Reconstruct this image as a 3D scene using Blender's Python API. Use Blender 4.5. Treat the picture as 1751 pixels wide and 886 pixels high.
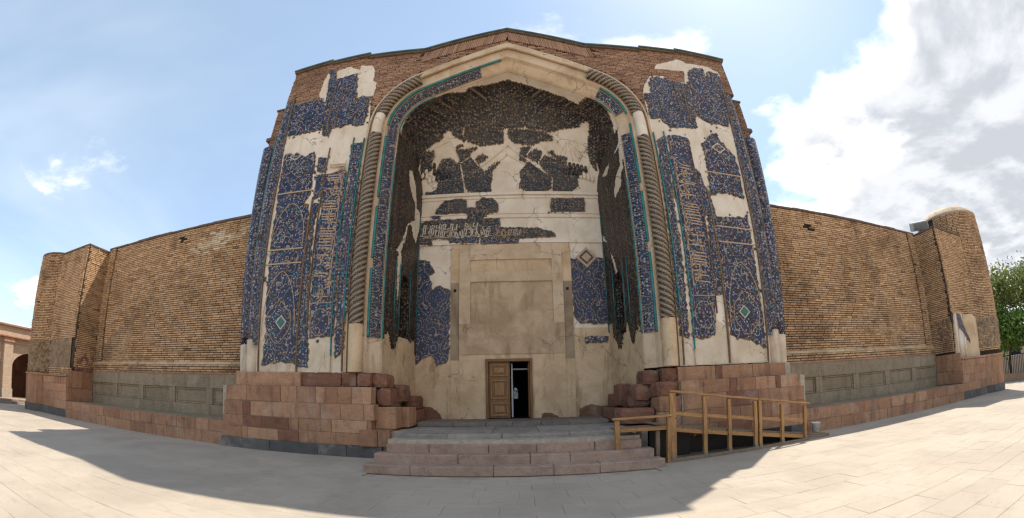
import bpy, bmesh, math, random
import numpy as np
from mathutils import Vector, Matrix
from mathutils.geometry import tessellate_polygon
R=random.Random(7)
scene=bpy.context.scene
for o in list(bpy.data.objects): bpy.data.objects.remove(o)
COL=scene.collection
# ---------------------------------------------------------------- camera
CAM=Vector((.06,-11.324,1.7)); PITCH,ROLL,YAW=.128,-.02,-.004
cd=bpy.data.cameras.new('camera'); cam=bpy.data.objects.new('camera',cd); COL.objects.link(cam)
def cam_dir(rt,up,fw):
    c,s=math.cos(ROLL),math.sin(ROLL); rt,up=c*rt-s*up,s*rt+c*up
    c,s=math.cos(PITCH),math.sin(PITCH); y,z=c*fw-s*up,s*fw+c*up
    c,s=math.cos(YAW),math.sin(YAW); return Vector((c*rt-s*y,s*rt+c*y,z))
rx,uy,bz=cam_dir(1,0,0),cam_dir(0,1,0),-cam_dir(0,0,1)
cam.matrix_world=Matrix(((rx.x,uy.x,bz.x,CAM.x),(rx.y,uy.y,bz.y,CAM.y),(rx.z,uy.z,bz.z,CAM.z),(0,0,0,1)))
cd.type='PANO'; cd.panorama_type='FISHEYE_LENS_POLYNOMIAL'
cd.sensor_width=36; cd.fisheye_fov=2*math.pi
cd.fisheye_polynomial_k0=0; cd.fisheye_polynomial_k1=-(1751/36)/696.444
cd.fisheye_polynomial_k2=0; cd.fisheye_polynomial_k3=0; cd.fisheye_polynomial_k4=0
cd.shift_x=-(882.22-875.5)/1751; cd.shift_y=(588.985-443)/886
cd.clip_start=.05; cd.clip_end=5000
scene.camera=cam
# ---------------------------------------------------------------- sky and sun
SUN=Vector((.44,.39,1)).normalized()
EL=math.asin(SUN.z); AZ=math.atan2(SUN.x,SUN.y)
w=bpy.data.worlds.new('World'); scene.world=w; w.use_nodes=True
nt=w.node_tree; nt.nodes.clear()
def N(t,ty,**k):
    n=t.nodes.new(ty)
    for a,b in k.items(): setattr(n,a,b)
    return n
def math_n(t,op,a,b=None,c=None,clamp=False):
    n=t.nodes.new('ShaderNodeMath'); n.operation=op; n.use_clamp=clamp
    for i,v in enumerate((a,b,c)):
        if v is None: continue
        if isinstance(v,(int,float)): n.inputs[i].default_value=v
        else: t.links.new(v,n.inputs[i])
    return n.outputs[0]
def mix_n(t,f,a,b,mode='MIX'):
    n=t.nodes.new('ShaderNodeMix'); n.data_type='RGBA'; n.blend_type=mode; n.clamp_factor=True
    for i,v in ((0,f),(6,a),(7,b)):
        if isinstance(v,(int,float)): n.inputs[i].default_value=v
        elif isinstance(v,tuple): n.inputs[i].default_value=(*v,1)
        else: t.links.new(v,n.inputs[i])
    return n.outputs[2]
def ramp_n(t,f,stops,interp='LINEAR'):
    n=t.nodes.new('ShaderNodeValToRGB'); r=n.color_ramp; r.interpolation=interp
    while len(r.elements)>1: r.elements.remove(r.elements[0])
    for i,(p,c) in enumerate(stops):
        e=r.elements[0] if i==0 else r.elements.new(p)
        e.position=p; e.color=(*c,1) if isinstance(c,tuple) else (c,c,c,1)
    t.links.new(f,n.inputs[0]); return n.outputs[0]
def smooth_n(t,v,a,b):
    n=t.nodes.new('ShaderNodeMapRange'); n.interpolation_type='SMOOTHSTEP'
    t.links.new(v,n.inputs[0]); n.inputs[1].default_value=a; n.inputs[2].default_value=b
    return n.outputs[0]
def noise_n(t,vec,scale,detail=4,rough=.5,dist=0,out=0):
    n=t.nodes.new('ShaderNodeTexNoise'); n.inputs['Scale'].default_value=scale; n.inputs['Detail'].default_value=detail
    n.inputs['Roughness'].default_value=rough; n.inputs['Distortion'].default_value=dist
    t.links.new(vec,n.inputs['Vector']); return n.outputs[out]
sky=N(nt,'ShaderNodeTexSky'); sky.sky_type='NISHITA'; sky.sun_disc=False
sky.sun_elevation=EL; sky.sun_rotation=AZ; sky.altitude=1350; sky.air_density=1.0; sky.dust_density=.8; sky.ozone_density=.7
SKY_STRENGTH=.15
tc=N(nt,'ShaderNodeTexCoord'); sx=N(nt,'ShaderNodeSeparateXYZ'); nt.links.new(tc.outputs['Generated'],sx.inputs[0])
# cloud deck: directions are laid on a plane above the place
zc=math_n(nt,'MAXIMUM',math_n(nt,'ADD',sx.outputs[2],.16),.05)
cx=math_n(nt,'DIVIDE',sx.outputs[0],zc); cy=math_n(nt,'DIVIDE',sx.outputs[1],zc)
cv=N(nt,'ShaderNodeCombineXYZ'); nt.links.new(cx,cv.inputs[0]); nt.links.new(cy,cv.inputs[1]); cv.inputs[2].default_value=.37
n1=noise_n(nt,cv.outputs[0],1.15,9,.56,.25)
sh=N(nt,'ShaderNodeVectorMath',operation='ADD'); nt.links.new(cv.outputs[0],sh.inputs[0]); sh.inputs[1].default_value=(-.10,-.07,0)
n2=noise_n(nt,sh.outputs[0],1.15,9,.56,.25)
big=noise_n(nt,cv.outputs[0],.33,2,.5)
# a bank of cumulus fills the right-hand (east) side of the sky, the other side is nearly clear
bank=smooth_n(nt,math_n(nt,'ADD',math_n(nt,'MULTIPLY',cx,1.0),math_n(nt,'MULTIPLY',cy,-.25)),.25,1.25)
cov=math_n(nt,'ADD',math_n(nt,'SUBTRACT',math_n(nt,'MULTIPLY',bank,.36),.016),math_n(nt,'MULTIPLY',math_n(nt,'SUBTRACT',big,.5),.25))
dens=math_n(nt,'ADD',n1,cov)
mask=smooth_n(nt,dens,.60,.675)
veil=math_n(nt,'MULTIPLY',smooth_n(nt,noise_n(nt,cv.outputs[0],.5,5,.6,.6),.42,.78),.35)
lit=smooth_n(nt,math_n(nt,'SUBTRACT',n1,n2),-.05,.07)
thick=smooth_n(nt,dens,.64,.76)
ccol=mix_n(nt,math_n(nt,'MULTIPLY',thick,math_n(nt,'SUBTRACT',1.0,math_n(nt,'MULTIPLY',lit,.35))),(7.0,6.95,6.9),(2.95,3.1,3.4))
skyc=mix_n(nt,.30,sky.outputs[0],(4.2,5.3,6.1))
s1=mix_n(nt,veil,skyc,(5.2,5.6,5.9))
s2=mix_n(nt,mask,s1,ccol)
bg=N(nt,'ShaderNodeBackground'); bg.inputs[1].default_value=SKY_STRENGTH; nt.links.new(s2,bg.inputs[0])
wo=N(nt,'ShaderNodeOutputWorld'); nt.links.new(bg.outputs[0],wo.inputs[0])
sl=bpy.data.lights.new('sun','SUN'); sl.energy=4.2; sl.angle=math.radians(.53); sl.color=(1,.93,.82)
so=bpy.data.objects.new('sun',sl); COL.objects.link(so); so.rotation_euler=SUN.to_track_quat('Z','Y').to_euler(); so.location=SUN*60
scene.view_settings.view_transform='Standard'; scene.view_settings.look='None'; scene.view_settings.gamma=1
scene.view_settings.use_curve_mapping=False; scene.view_settings.exposure=.56
scene.cycles.max_bounces=6; scene.cycles.diffuse_bounces=4; scene.cycles.glossy_bounces=2; scene.cycles.use_denoising=True
scene.cycles.sample_clamp_indirect=8; scene.cycles.filter_width=1.35
# ---------------------------------------------------------------- traced outlines on the walls (metres: x,z / s,theta / q,z)
TILE_L=[[[-8.562,12.923],[-7.173,12.933],[-6.918,11.984],[-6.931,11.253],[-8.394,11.296],[-8.473,11.958]],[[-8.288,10.403],[-7.651,10.253],[-7.321,10.117],[-6.99,10.255],[-6.862,9.499],[-6.824,8.44],[-7.076,8.052],[-6.808,8.037],[-6.734,7.009],[-6.709,6.256],[-6.712,2.644],[-6.805,2.706],[-7.189,2.751],[-8.029,2.658],[-7.93,3.683],[-8.157,7.582],[-8.11,7.78],[-8.248,9.414]],[[-7.2,14.615],[-6.928,14.416],[-6.724,12.875],[-6.546,11.409],[-6.514,10.838],[-6.819,11.04],[-6.918,11.984],[-7.046,12.955]],[[-6.741,9.919],[-6.423,9.862],[-6.382,9.292],[-6.678,9.383]],[[-6.688,9.22],[-6.425,9.176],[-6.326,8.29],[-6.63,8.241]],[[-6.624,8.064],[-6.341,8.003],[-6.486,7.363],[-6.247,2.564],[-6.666,2.595],[-6.598,4.655],[-6.641,6.318],[-6.576,6.942]],[[-6.769,13.896],[-5.928,14.031],[-5.711,12.639],[-5.598,11.312],[-6.51,11.23],[-6.724,12.875],[-6.809,13.675]],[[-6.279,9.152],[-5.6,9.225],[-5.456,8.867],[-5.443,8.17],[-5.355,6.818],[-5.377,5.87],[-5.372,3.519],[-6.214,3.479],[-6.251,5.28],[-6.33,7.344],[-6.244,7.529],[-6.3,8.597]],[[-5.649,12.52],[-5.467,12.639],[-5.157,12.469],[-5.121,11.509],[-5.179,11.139],[-5.519,11.174],[-5.614,12.0]],[[-5.488,10.287],[-5.128,10.314],[-4.964,8.488],[-4.929,6.777],[-4.959,4.57],[-5.019,3.122],[-5.298,2.841],[-5.291,4.462],[-5.377,7.235],[-5.345,7.712],[-5.346,8.93]]]
TILE_R=[[[7.215,14.051],[7.62,14.389],[7.999,14.422],[7.987,13.877],[8.196,14.288],[8.673,14.29],[8.687,13.698],[8.601,12.777],[8.347,11.331],[7.401,11.347],[7.045,11.625],[6.997,12.121],[7.127,12.998]],[[6.939,13.293],[7.108,13.273],[6.925,12.107],[6.969,11.661],[6.819,10.958],[6.631,10.928],[6.79,12.499]],[[5.425,13.284],[5.747,13.455],[5.981,13.385],[6.174,13.308],[6.893,13.284],[6.688,12.063],[6.6,10.97],[5.777,10.844],[5.514,11.087],[5.591,12.079],[5.719,12.516],[5.305,12.449]],[[5.022,12.406],[5.635,12.502],[5.591,12.079],[5.496,11.275],[5.069,11.168],[5.087,11.902]],[[6.89,10.282],[7.169,10.416],[7.271,10.661],[7.664,10.868],[7.711,10.551],[7.961,10.184],[8.194,9.911],[8.218,9.181],[8.137,8.112],[7.647,8.25],[7.152,8.233],[6.769,8.113],[6.862,8.915],[6.943,9.806]],[[6.709,7.233],[7.436,7.312],[7.939,7.345],[8.148,7.518],[8.099,6.549],[8.066,4.608],[8.128,2.911],[7.77,3.014],[7.393,3.211],[7.004,3.185],[6.794,3.344],[6.719,4.577],[6.733,5.898]],[[6.413,9.023],[6.547,8.917],[6.55,8.557],[6.683,8.337],[6.801,7.387],[6.588,4.606],[6.364,4.583],[6.388,6.084],[6.532,7.511],[6.37,7.254],[6.359,7.995]],[[5.608,10.456],[6.287,10.461],[6.37,10.294],[6.306,9.256],[6.414,8.464],[6.37,7.254],[6.319,5.411],[6.319,4.633],[6.169,3.321],[5.636,3.237],[5.434,3.27],[5.425,4.244],[5.444,6.036],[5.517,7.427],[5.382,7.907],[5.454,9.158]],[[5.164,10.223],[5.492,10.37],[5.379,9.15],[5.309,7.901],[5.304,6.029],[5.252,3.273],[5.004,3.336],[4.939,4.734],[4.998,7.036],[5.011,7.584],[5.051,8.718]]]
PLAS_L=[[-8.602,12.826],[-7.288,12.855],[-7.454,13.259],[-7.391,14.066],[-7.223,14.597],[-6.928,14.416],[-6.429,14.584],[-5.84,14.248],[-5.855,14.556],[-5.352,14.37],[-5.205,14.095],[-5.156,13.445],[-4.994,13.298],[-5.019,12.598],[-5.058,12.345]]
PLAS_R=[[4.925,12.391],[5.163,12.963],[5.46,13.461],[6.019,13.563],[6.174,13.308],[6.954,13.353],[7.061,14.075],[5.978,13.965],[5.767,13.96],[5.862,14.219],[6.95,14.79],[7.268,14.614],[8.291,14.621],[8.734,14.429],[8.79,14.2]]
TILE_B=[[[-3.464,6.802],[-3.138,6.751],[-2.86,6.387],[-2.908,6.226],[-3.119,6.203],[-2.95,5.851],[-2.943,5.585],[-2.633,5.732],[-2.267,5.56],[-2.301,3.019],[-2.705,2.827],[-2.858,3.227],[-3.268,3.083],[-3.546,2.837],[-3.491,4.302],[-3.438,5.551]],[[2.237,6.726],[2.465,6.682],[2.783,6.376],[3.21,6.731],[3.425,6.733],[3.449,4.266],[3.054,4.251],[2.441,4.279],[2.252,4.588],[2.225,5.732]],[[2.599,3.721],[2.826,3.788],[3.442,3.757],[3.432,3.555],[2.612,3.55]],[[-3.459,8.323],[-3.069,8.41],[-2.313,8.394],[-1.646,8.403],[-1.226,8.399],[-0.429,8.372],[-0.406,8.035],[-0.397,7.65],[-1.182,7.661],[-1.233,7.704],[-2.24,7.638],[-2.777,7.666],[-3.034,7.653],[-2.972,7.39],[-3.491,7.419],[-3.525,8.072]],[[-0.392,7.975],[1.057,7.95],[1.577,7.774],[1.696,7.624],[1.149,7.604],[0.312,7.523],[-0.395,7.63]],[[-2.316,7.628],[-1.207,7.621],[-1.18,7.404],[-2.31,7.424]],[[-1.119,7.591],[-0.41,7.596],[-0.412,7.353],[-1.118,7.361]],[[-0.396,7.516],[0.291,7.524],[0.287,7.354],[-0.397,7.346]],[[-2.912,8.717],[-2.779,8.97],[-2.655,9.139],[-2.541,9.265],[-2.291,9.265],[-1.742,9.264],[-1.698,9.025],[-1.639,8.674],[-2.324,8.724],[-2.634,8.656]],[[-1.639,8.674],[-1.604,8.874],[-1.309,8.89],[-1.273,9.123],[-1.094,9.278],[-0.681,9.277],[-0.578,9.155],[-0.464,8.946],[-0.529,8.659],[-0.935,8.616],[-0.909,8.472],[-1.341,8.432],[-1.621,8.43]],[[-3.102,8.556],[-2.946,8.603],[-2.683,8.572],[-2.692,8.458],[-3.019,8.464]],[[1.615,9.212],[2.881,9.255],[2.871,8.698],[1.586,8.635]]]
DIAM_B=[[2.814,7.175],[3.213,6.764],[2.813,6.354],[2.396,6.759]]
VAULT=[[[-0.691,0.0],[-0.591,0.0],[-0.426,0.135],[-0.38,0.066],[-0.229,0.145],[-0.111,0.167],[0.049,0.192],[0.169,0.179],[0.286,0.185],[0.363,0.173],[0.463,0.185],[0.557,0.176],[0.62,0.21],[0.706,0.207],[0.743,0.019],[0.786,0.0],[0.857,0.0],[0.937,0.035],[0.994,0.116],[1.0,0.223],[1.0,0.474],[1.0,0.867],[1.0,0.983],[0.954,0.864],[0.871,0.836],[0.857,0.518],[0.823,0.415],[0.763,0.496],[0.743,0.591],[0.603,0.675],[0.5,0.76],[0.46,0.789],[0.351,0.785],[0.22,0.826],[0.177,0.801],[0.046,0.861],[-0.011,0.87],[-0.177,0.807],[-0.263,0.763],[-0.394,0.738],[-0.471,0.647],[-0.523,0.738],[-0.489,0.889],[-0.591,0.779],[-0.643,0.635],[-0.711,0.675],[-0.74,0.751],[-0.954,0.767],[-1.0,0.861],[-1.0,1.024],[-1.0,0.657],[-1.0,0.386],[-1.0,0.091],[-0.98,0.035],[-0.911,0.016],[-0.814,0.0]],[[-0.474,0.675],[-0.263,0.763],[-0.066,0.867],[-0.066,1.027],[-0.137,1.021],[-0.317,0.996],[-0.426,0.911],[-0.497,0.845]],[[-0.011,0.892],[0.046,0.873],[0.22,0.839],[0.394,0.811],[0.471,0.839],[0.486,0.892],[0.354,0.939],[0.266,1.012],[0.131,1.027],[0.043,1.024],[-0.003,0.974]],[[-0.957,0.738],[-0.846,0.867],[-0.846,0.949],[-0.909,1.09],[-0.963,1.216],[-0.997,1.156],[-0.983,0.946]],[[-0.594,0.917],[-0.526,0.908],[-0.514,0.93],[-0.566,0.946],[-0.546,0.98],[-0.449,0.996],[-0.369,0.993],[-0.36,1.012],[-0.429,1.034],[-0.44,1.09],[-0.551,1.147],[-0.566,1.081],[-0.591,0.983]],[[-0.554,1.153],[-0.44,1.1],[-0.36,1.222],[-0.437,1.313],[-0.511,1.376],[-0.54,1.225]],[[-0.383,1.131],[-0.297,1.109],[-0.246,1.153],[-0.351,1.21]],[[-0.511,1.376],[-0.437,1.313],[-0.406,1.288],[-0.346,1.235],[-0.286,1.313],[-0.126,1.222],[-0.12,1.244],[-0.194,1.304],[-0.211,1.42],[-0.226,1.495],[-0.197,1.539],[-0.314,1.565],[-0.36,1.549],[-0.48,1.524]],[[-0.791,1.1],[-0.757,1.037],[-0.683,1.043],[-0.611,1.128],[-0.56,1.162],[-0.54,1.348],[-0.509,1.539],[-0.629,1.549],[-0.72,1.568],[-0.934,1.558],[-0.96,1.486],[-0.843,1.483],[-0.814,1.417],[-0.829,1.222]],[[0.146,1.074],[0.257,1.037],[0.197,1.134],[0.183,1.197],[0.174,1.219],[0.12,1.219],[0.123,1.147]],[[0.243,1.109],[0.303,1.049],[0.377,1.084],[0.323,1.213],[0.197,1.162]],[[0.331,1.213],[0.4,1.109],[0.526,1.134],[0.491,1.376],[0.42,1.319]],[[0.22,1.213],[0.271,1.244],[0.403,1.338],[0.477,1.36],[0.471,1.511],[0.366,1.555],[0.231,1.561],[0.189,1.549],[0.109,1.499],[0.131,1.433],[0.12,1.348]],[[0.423,1.056],[0.494,1.037],[0.531,1.09],[0.643,1.068],[0.646,1.197],[0.706,1.181],[0.734,1.25],[0.803,1.244],[0.803,1.313],[0.763,1.36],[0.774,1.458],[0.697,1.539],[0.486,1.536],[0.494,1.225],[0.526,1.134]],[[0.866,0.858],[0.946,0.732],[0.98,1.1],[0.923,1.065]]]
RIBS=[[[-0.017,1.068],[-0.089,1.106],[-0.157,1.147],[-0.226,1.188],[-0.297,1.232],[-0.366,1.275],[-0.437,1.323]],[[-0.017,1.068],[0.057,1.115],[0.134,1.156],[0.209,1.2],[0.283,1.244],[0.36,1.291],[0.434,1.341]],[[-0.02,1.166],[-0.063,1.191],[-0.109,1.213],[-0.151,1.238],[-0.197,1.263],[-0.24,1.288],[-0.286,1.313]],[[-0.02,1.166],[0.017,1.184],[0.051,1.2],[0.089,1.213],[0.126,1.225],[0.16,1.241],[0.197,1.253]],[[-0.554,1.153],[-0.534,1.144],[-0.514,1.134],[-0.497,1.122],[-0.477,1.112],[-0.457,1.103],[-0.44,1.09],[-0.426,1.115],[-0.409,1.14],[-0.397,1.162],[-0.38,1.188],[-0.366,1.21],[-0.351,1.232]],[[-0.554,1.172],[-0.549,1.235],[-0.54,1.294],[-0.534,1.357],[-0.526,1.417],[-0.517,1.477],[-0.509,1.539]],[[0.489,1.159],[0.486,1.228],[0.483,1.301],[0.48,1.37],[0.477,1.439],[0.474,1.508],[0.469,1.571]],[[0.266,1.034],[0.254,1.052],[0.243,1.074],[0.231,1.093],[0.22,1.112],[0.209,1.131],[0.197,1.15]],[[0.4,1.093],[0.386,1.115],[0.374,1.137],[0.363,1.159],[0.349,1.178],[0.337,1.2],[0.323,1.222]],[[0.423,1.056],[0.44,1.068],[0.46,1.078],[0.477,1.09],[0.497,1.1],[0.514,1.112],[0.534,1.125],[0.526,1.144],[0.52,1.162],[0.514,1.184],[0.509,1.203],[0.503,1.222],[0.494,1.241]],[[-0.643,0.804],[-0.7,0.814],[-0.754,0.823],[-0.809,0.829],[-0.863,0.826],[-0.914,0.807],[-0.96,0.77]],[[-0.643,0.804],[-0.631,0.861],[-0.617,0.92],[-0.606,0.977],[-0.591,1.034],[-0.574,1.09],[-0.56,1.144]],[[0.643,0.826],[0.697,0.829],[0.751,0.829],[0.803,0.829],[0.854,0.817],[0.906,0.792],[0.949,0.751]],[[0.643,0.826],[0.629,0.873],[0.617,0.917],[0.606,0.961],[0.591,1.005],[0.577,1.049],[0.563,1.09]],[[0.643,0.826],[0.669,0.873],[0.691,0.917],[0.717,0.961],[0.743,1.008],[0.769,1.056],[0.794,1.1]],[[0.643,0.826],[0.654,0.873],[0.669,0.92],[0.683,0.964],[0.694,1.012],[0.706,1.059],[0.72,1.103]],[[0.643,0.826],[0.68,0.858],[0.714,0.889],[0.751,0.92],[0.789,0.952],[0.826,0.98],[0.863,1.005]],[[0.643,0.826],[0.64,0.873],[0.637,0.917],[0.634,0.961],[0.631,1.005],[0.626,1.049],[0.623,1.093]]]
STREAK_L=[[[1.078,10.048],[1.336,10.167],[1.569,9.935],[1.802,9.7],[2.014,8.808],[2.337,8.784],[2.481,8.215],[2.095,7.348],[1.766,7.596],[1.606,7.906],[1.39,7.816],[1.257,7.192],[0.959,6.655],[1.074,6.271],[0.865,4.734],[0.739,5.359],[0.721,6.159],[0.74,6.579],[0.574,6.522],[0.996,7.144],[1.322,7.893],[1.855,8.23],[1.823,8.833],[1.323,9.272],[1.104,9.677]],[[0.099,3.42],[0.352,3.332],[0.681,3.186],[0.869,3.52],[1.213,3.629],[1.642,3.887],[1.885,3.517],[2.274,3.771],[2.326,2.197],[1.826,2.247],[0.071,2.121]]]
STREAK_R=[[[0.156,11.739],[-0.127,11.299],[-0.01,10.734],[-0.867,10.371],[-0.266,10.486],[-0.031,10.167],[0.025,9.348],[0.269,9.172],[0.306,8.815],[0.985,8.483],[1.033,8.823],[0.669,9.4],[0.285,9.567],[0.21,10.257],[0.926,10.229],[1.427,9.766],[1.913,9.972],[1.475,10.142],[0.943,10.17],[0.139,10.486],[0.046,10.988],[0.292,11.69]],[[2.506,7.841],[2.197,7.526],[1.871,7.034],[1.784,6.787],[1.541,6.464],[1.374,5.937],[1.521,5.865],[1.704,6.338],[1.965,7.171],[2.511,7.46],[2.587,7.681]]]
LOW_R=[[[2.482,4.194],[2.061,4.206],[2.0,3.069],[1.318,2.942],[1.181,4.047],[0.833,3.984],[0.604,3.122],[0.066,3.154],[-0.02,3.436],[-0.007,2.418],[2.664,2.618]]]
# ---------------------------------------------------------------- materials
def new_mat(name):
    m=bpy.data.materials.new(name); m.use_nodes=True; t=m.node_tree; t.nodes.clear()
    b=N(t,'ShaderNodeBsdfPrincipled'); o=N(t,'ShaderNodeOutputMaterial'); t.links.new(b.outputs[0],o.inputs[0])
    g=N(t,'ShaderNodeNewGeometry'); return m,t,b,g.outputs['Position']
def bump(t,b,h,strength=.4,dist=.02):
    n=N(t,'ShaderNodeBump'); n.inputs['Strength'].default_value=strength; n.inputs['Distance'].default_value=dist
    t.links.new(h,n.inputs['Height']); t.links.new(n.outputs[0],b.inputs['Normal'])
def stretch(t,pos,sc):
    n=N(t,'ShaderNodeMapping'); n.inputs['Scale'].default_value=sc; t.links.new(pos,n.inputs[0]); return n.outputs[0]
def rnd(t): return N(t,'ShaderNodeObjectInfo').outputs['Random']
def m_stone(name,cols,scale=1.2,rough=.85,stain=(.05,.035,.025),stain_amt=.5,bstr=.5,streak=False):
    m,t,b,p=new_mat(name)
    base=ramp_n(t,rnd(t),[(i/(len(cols)-1) if len(cols)>1 else 0,c) for i,c in enumerate(cols)])
    n=noise_n(t,p,scale*3.2,8,.68,.5)
    col=mix_n(t,math_n(t,'MULTIPLY',smooth_n(t,n,.5,.74),.55),base,(1.4,1.38,1.34),'MULTIPLY')
    col=mix_n(t,math_n(t,'MULTIPLY',smooth_n(t,n,.5,.28),.5),col,(.58,.52,.48),'MULTIPLY')
    vn=noise_n(t,stretch(t,p,(.7,.7,3.0)),scale*2.4,6,.6,1.2); vl=math_n(t,'ABSOLUTE',math_n(t,'SUBTRACT',vn,.5))
    col=mix_n(t,math_n(t,'MULTIPLY',smooth_n(t,vl,.035,.0),.35),col,(.5,.42,.38),'MULTIPLY')
    n0=noise_n(t,p,scale*26,4,.65); col=mix_n(t,math_n(t,'MULTIPLY',smooth_n(t,n0,.5,.72),.55),col,(.45,.40,.37),'MULTIPLY')
    s=noise_n(t,stretch(t,p,(2.2,2.2,.4)) if streak else p,scale*1.5,6,.65,.4)
    col=mix_n(t,math_n(t,'MULTIPLY',smooth_n(t,s,.48,.70),stain_amt),col,stain)
    ds=noise_n(t,p,scale*.9,5,.6); col=mix_n(t,math_n(t,'MULTIPLY',smooth_n(t,ds,.54,.72),.30),col,(.50,.42,.34))
    t.links.new(col,b.inputs['Base Color']); b.inputs['Roughness'].default_value=rough
    bump(t,b,math_n(t,'ADD',n,math_n(t,'MULTIPLY',n0,.5)),bstr,.03); return m
def m_brick(name,dark,mid,light,stain=(.12,.062,.03)):
    m,t,b,p=new_mat(name)
    a=N(t,'ShaderNodeAttribute'); a.attribute_name='bc'
    base=ramp_n(t,a.outputs['Fac'],[(0,dark),(.3,mid),(.75,light),(1,tuple(min(1,v*1.18) for v in light))])
    big=noise_n(t,p,.42,6,.62,.6); col=mix_n(t,math_n(t,'MULTIPLY',smooth_n(t,big,.48,.70),.60),base,stain)
    b2=noise_n(t,p,.8,4,.55); col=mix_n(t,math_n(t,'MULTIPLY',smooth_n(t,b2,.56,.72),.30),col,(.50,.33,.18))
    f=noise_n(t,p,26,3,.6); col=mix_n(t,math_n(t,'MULTIPLY',smooth_n(t,f,.5,.75),.45),col,(.5,.45,.4),'MULTIPLY')
    t.links.new(col,b.inputs['Base Color']); b.inputs['Roughness'].default_value=.9
    bump(t,b,f,.5,.01); return m
def m_plaster(name,c1,c2,stain,amt=.5,scale=.7,fine=.25):
    m,t,b,p=new_mat(name)
    n=noise_n(t,p,scale,7,.62,.5); col=mix_n(t,smooth_n(t,n,.35,.65),c1,c2)
    v=noise_n(t,stretch(t,p,(2.2,2.2,.5)),1.1,6,.66,.3); col=mix_n(t,math_n(t,'MULTIPLY',smooth_n(t,v,.52,.72),amt),col,stain)
    wv=N(t,'ShaderNodeVectorMath',operation='ADD'); sc_=N(t,'ShaderNodeVectorMath',operation='SCALE'); t.links.new(noise_n(t,p,2.5,4,.6,0,1),sc_.inputs[0]); sc_.inputs['Scale'].default_value=.5; t.links.new(p,wv.inputs[0]); t.links.new(sc_.outputs[0],wv.inputs[1])
    ck=N(t,'ShaderNodeTexVoronoi'); ck.feature='DISTANCE_TO_EDGE'; ck.inputs['Scale'].default_value=.8; t.links.new(wv.outputs[0],ck.inputs['Vector'])
    cl=N(t,'ShaderNodeTexVoronoi'); cl.inputs['Scale'].default_value=.8; t.links.new(wv.outputs[0],cl.inputs['Vector']); cs=N(t,'ShaderNodeSeparateColor'); t.links.new(cl.outputs['Color'],cs.inputs[0])
    col=mix_n(t,math_n(t,'MULTIPLY',cs.outputs[0],.30),col,(.78,.74,.70),'MULTIPLY')
    gate=smooth_n(t,noise_n(t,p,.9,3,.5),.5,.58); col=mix_n(t,math_n(t,'MULTIPLY',math_n(t,'MULTIPLY',smooth_n(t,ck.outputs['Distance'],.012,.003),gate),.75),col,(.16,.11,.07))
    f=noise_n(t,p,14,5,.7); col=mix_n(t,math_n(t,'MULTIPLY',smooth_n(t,f,.5,.8),fine),col,(.62,.55,.47),'MULTIPLY')
    t.links.new(col,b.inputs['Base Color']); b.inputs['Roughness'].default_value=.88
    bump(t,b,math_n(t,'ADD',f,math_n(t,'MULTIPLY',n,2)),.35,.02); return m
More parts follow.
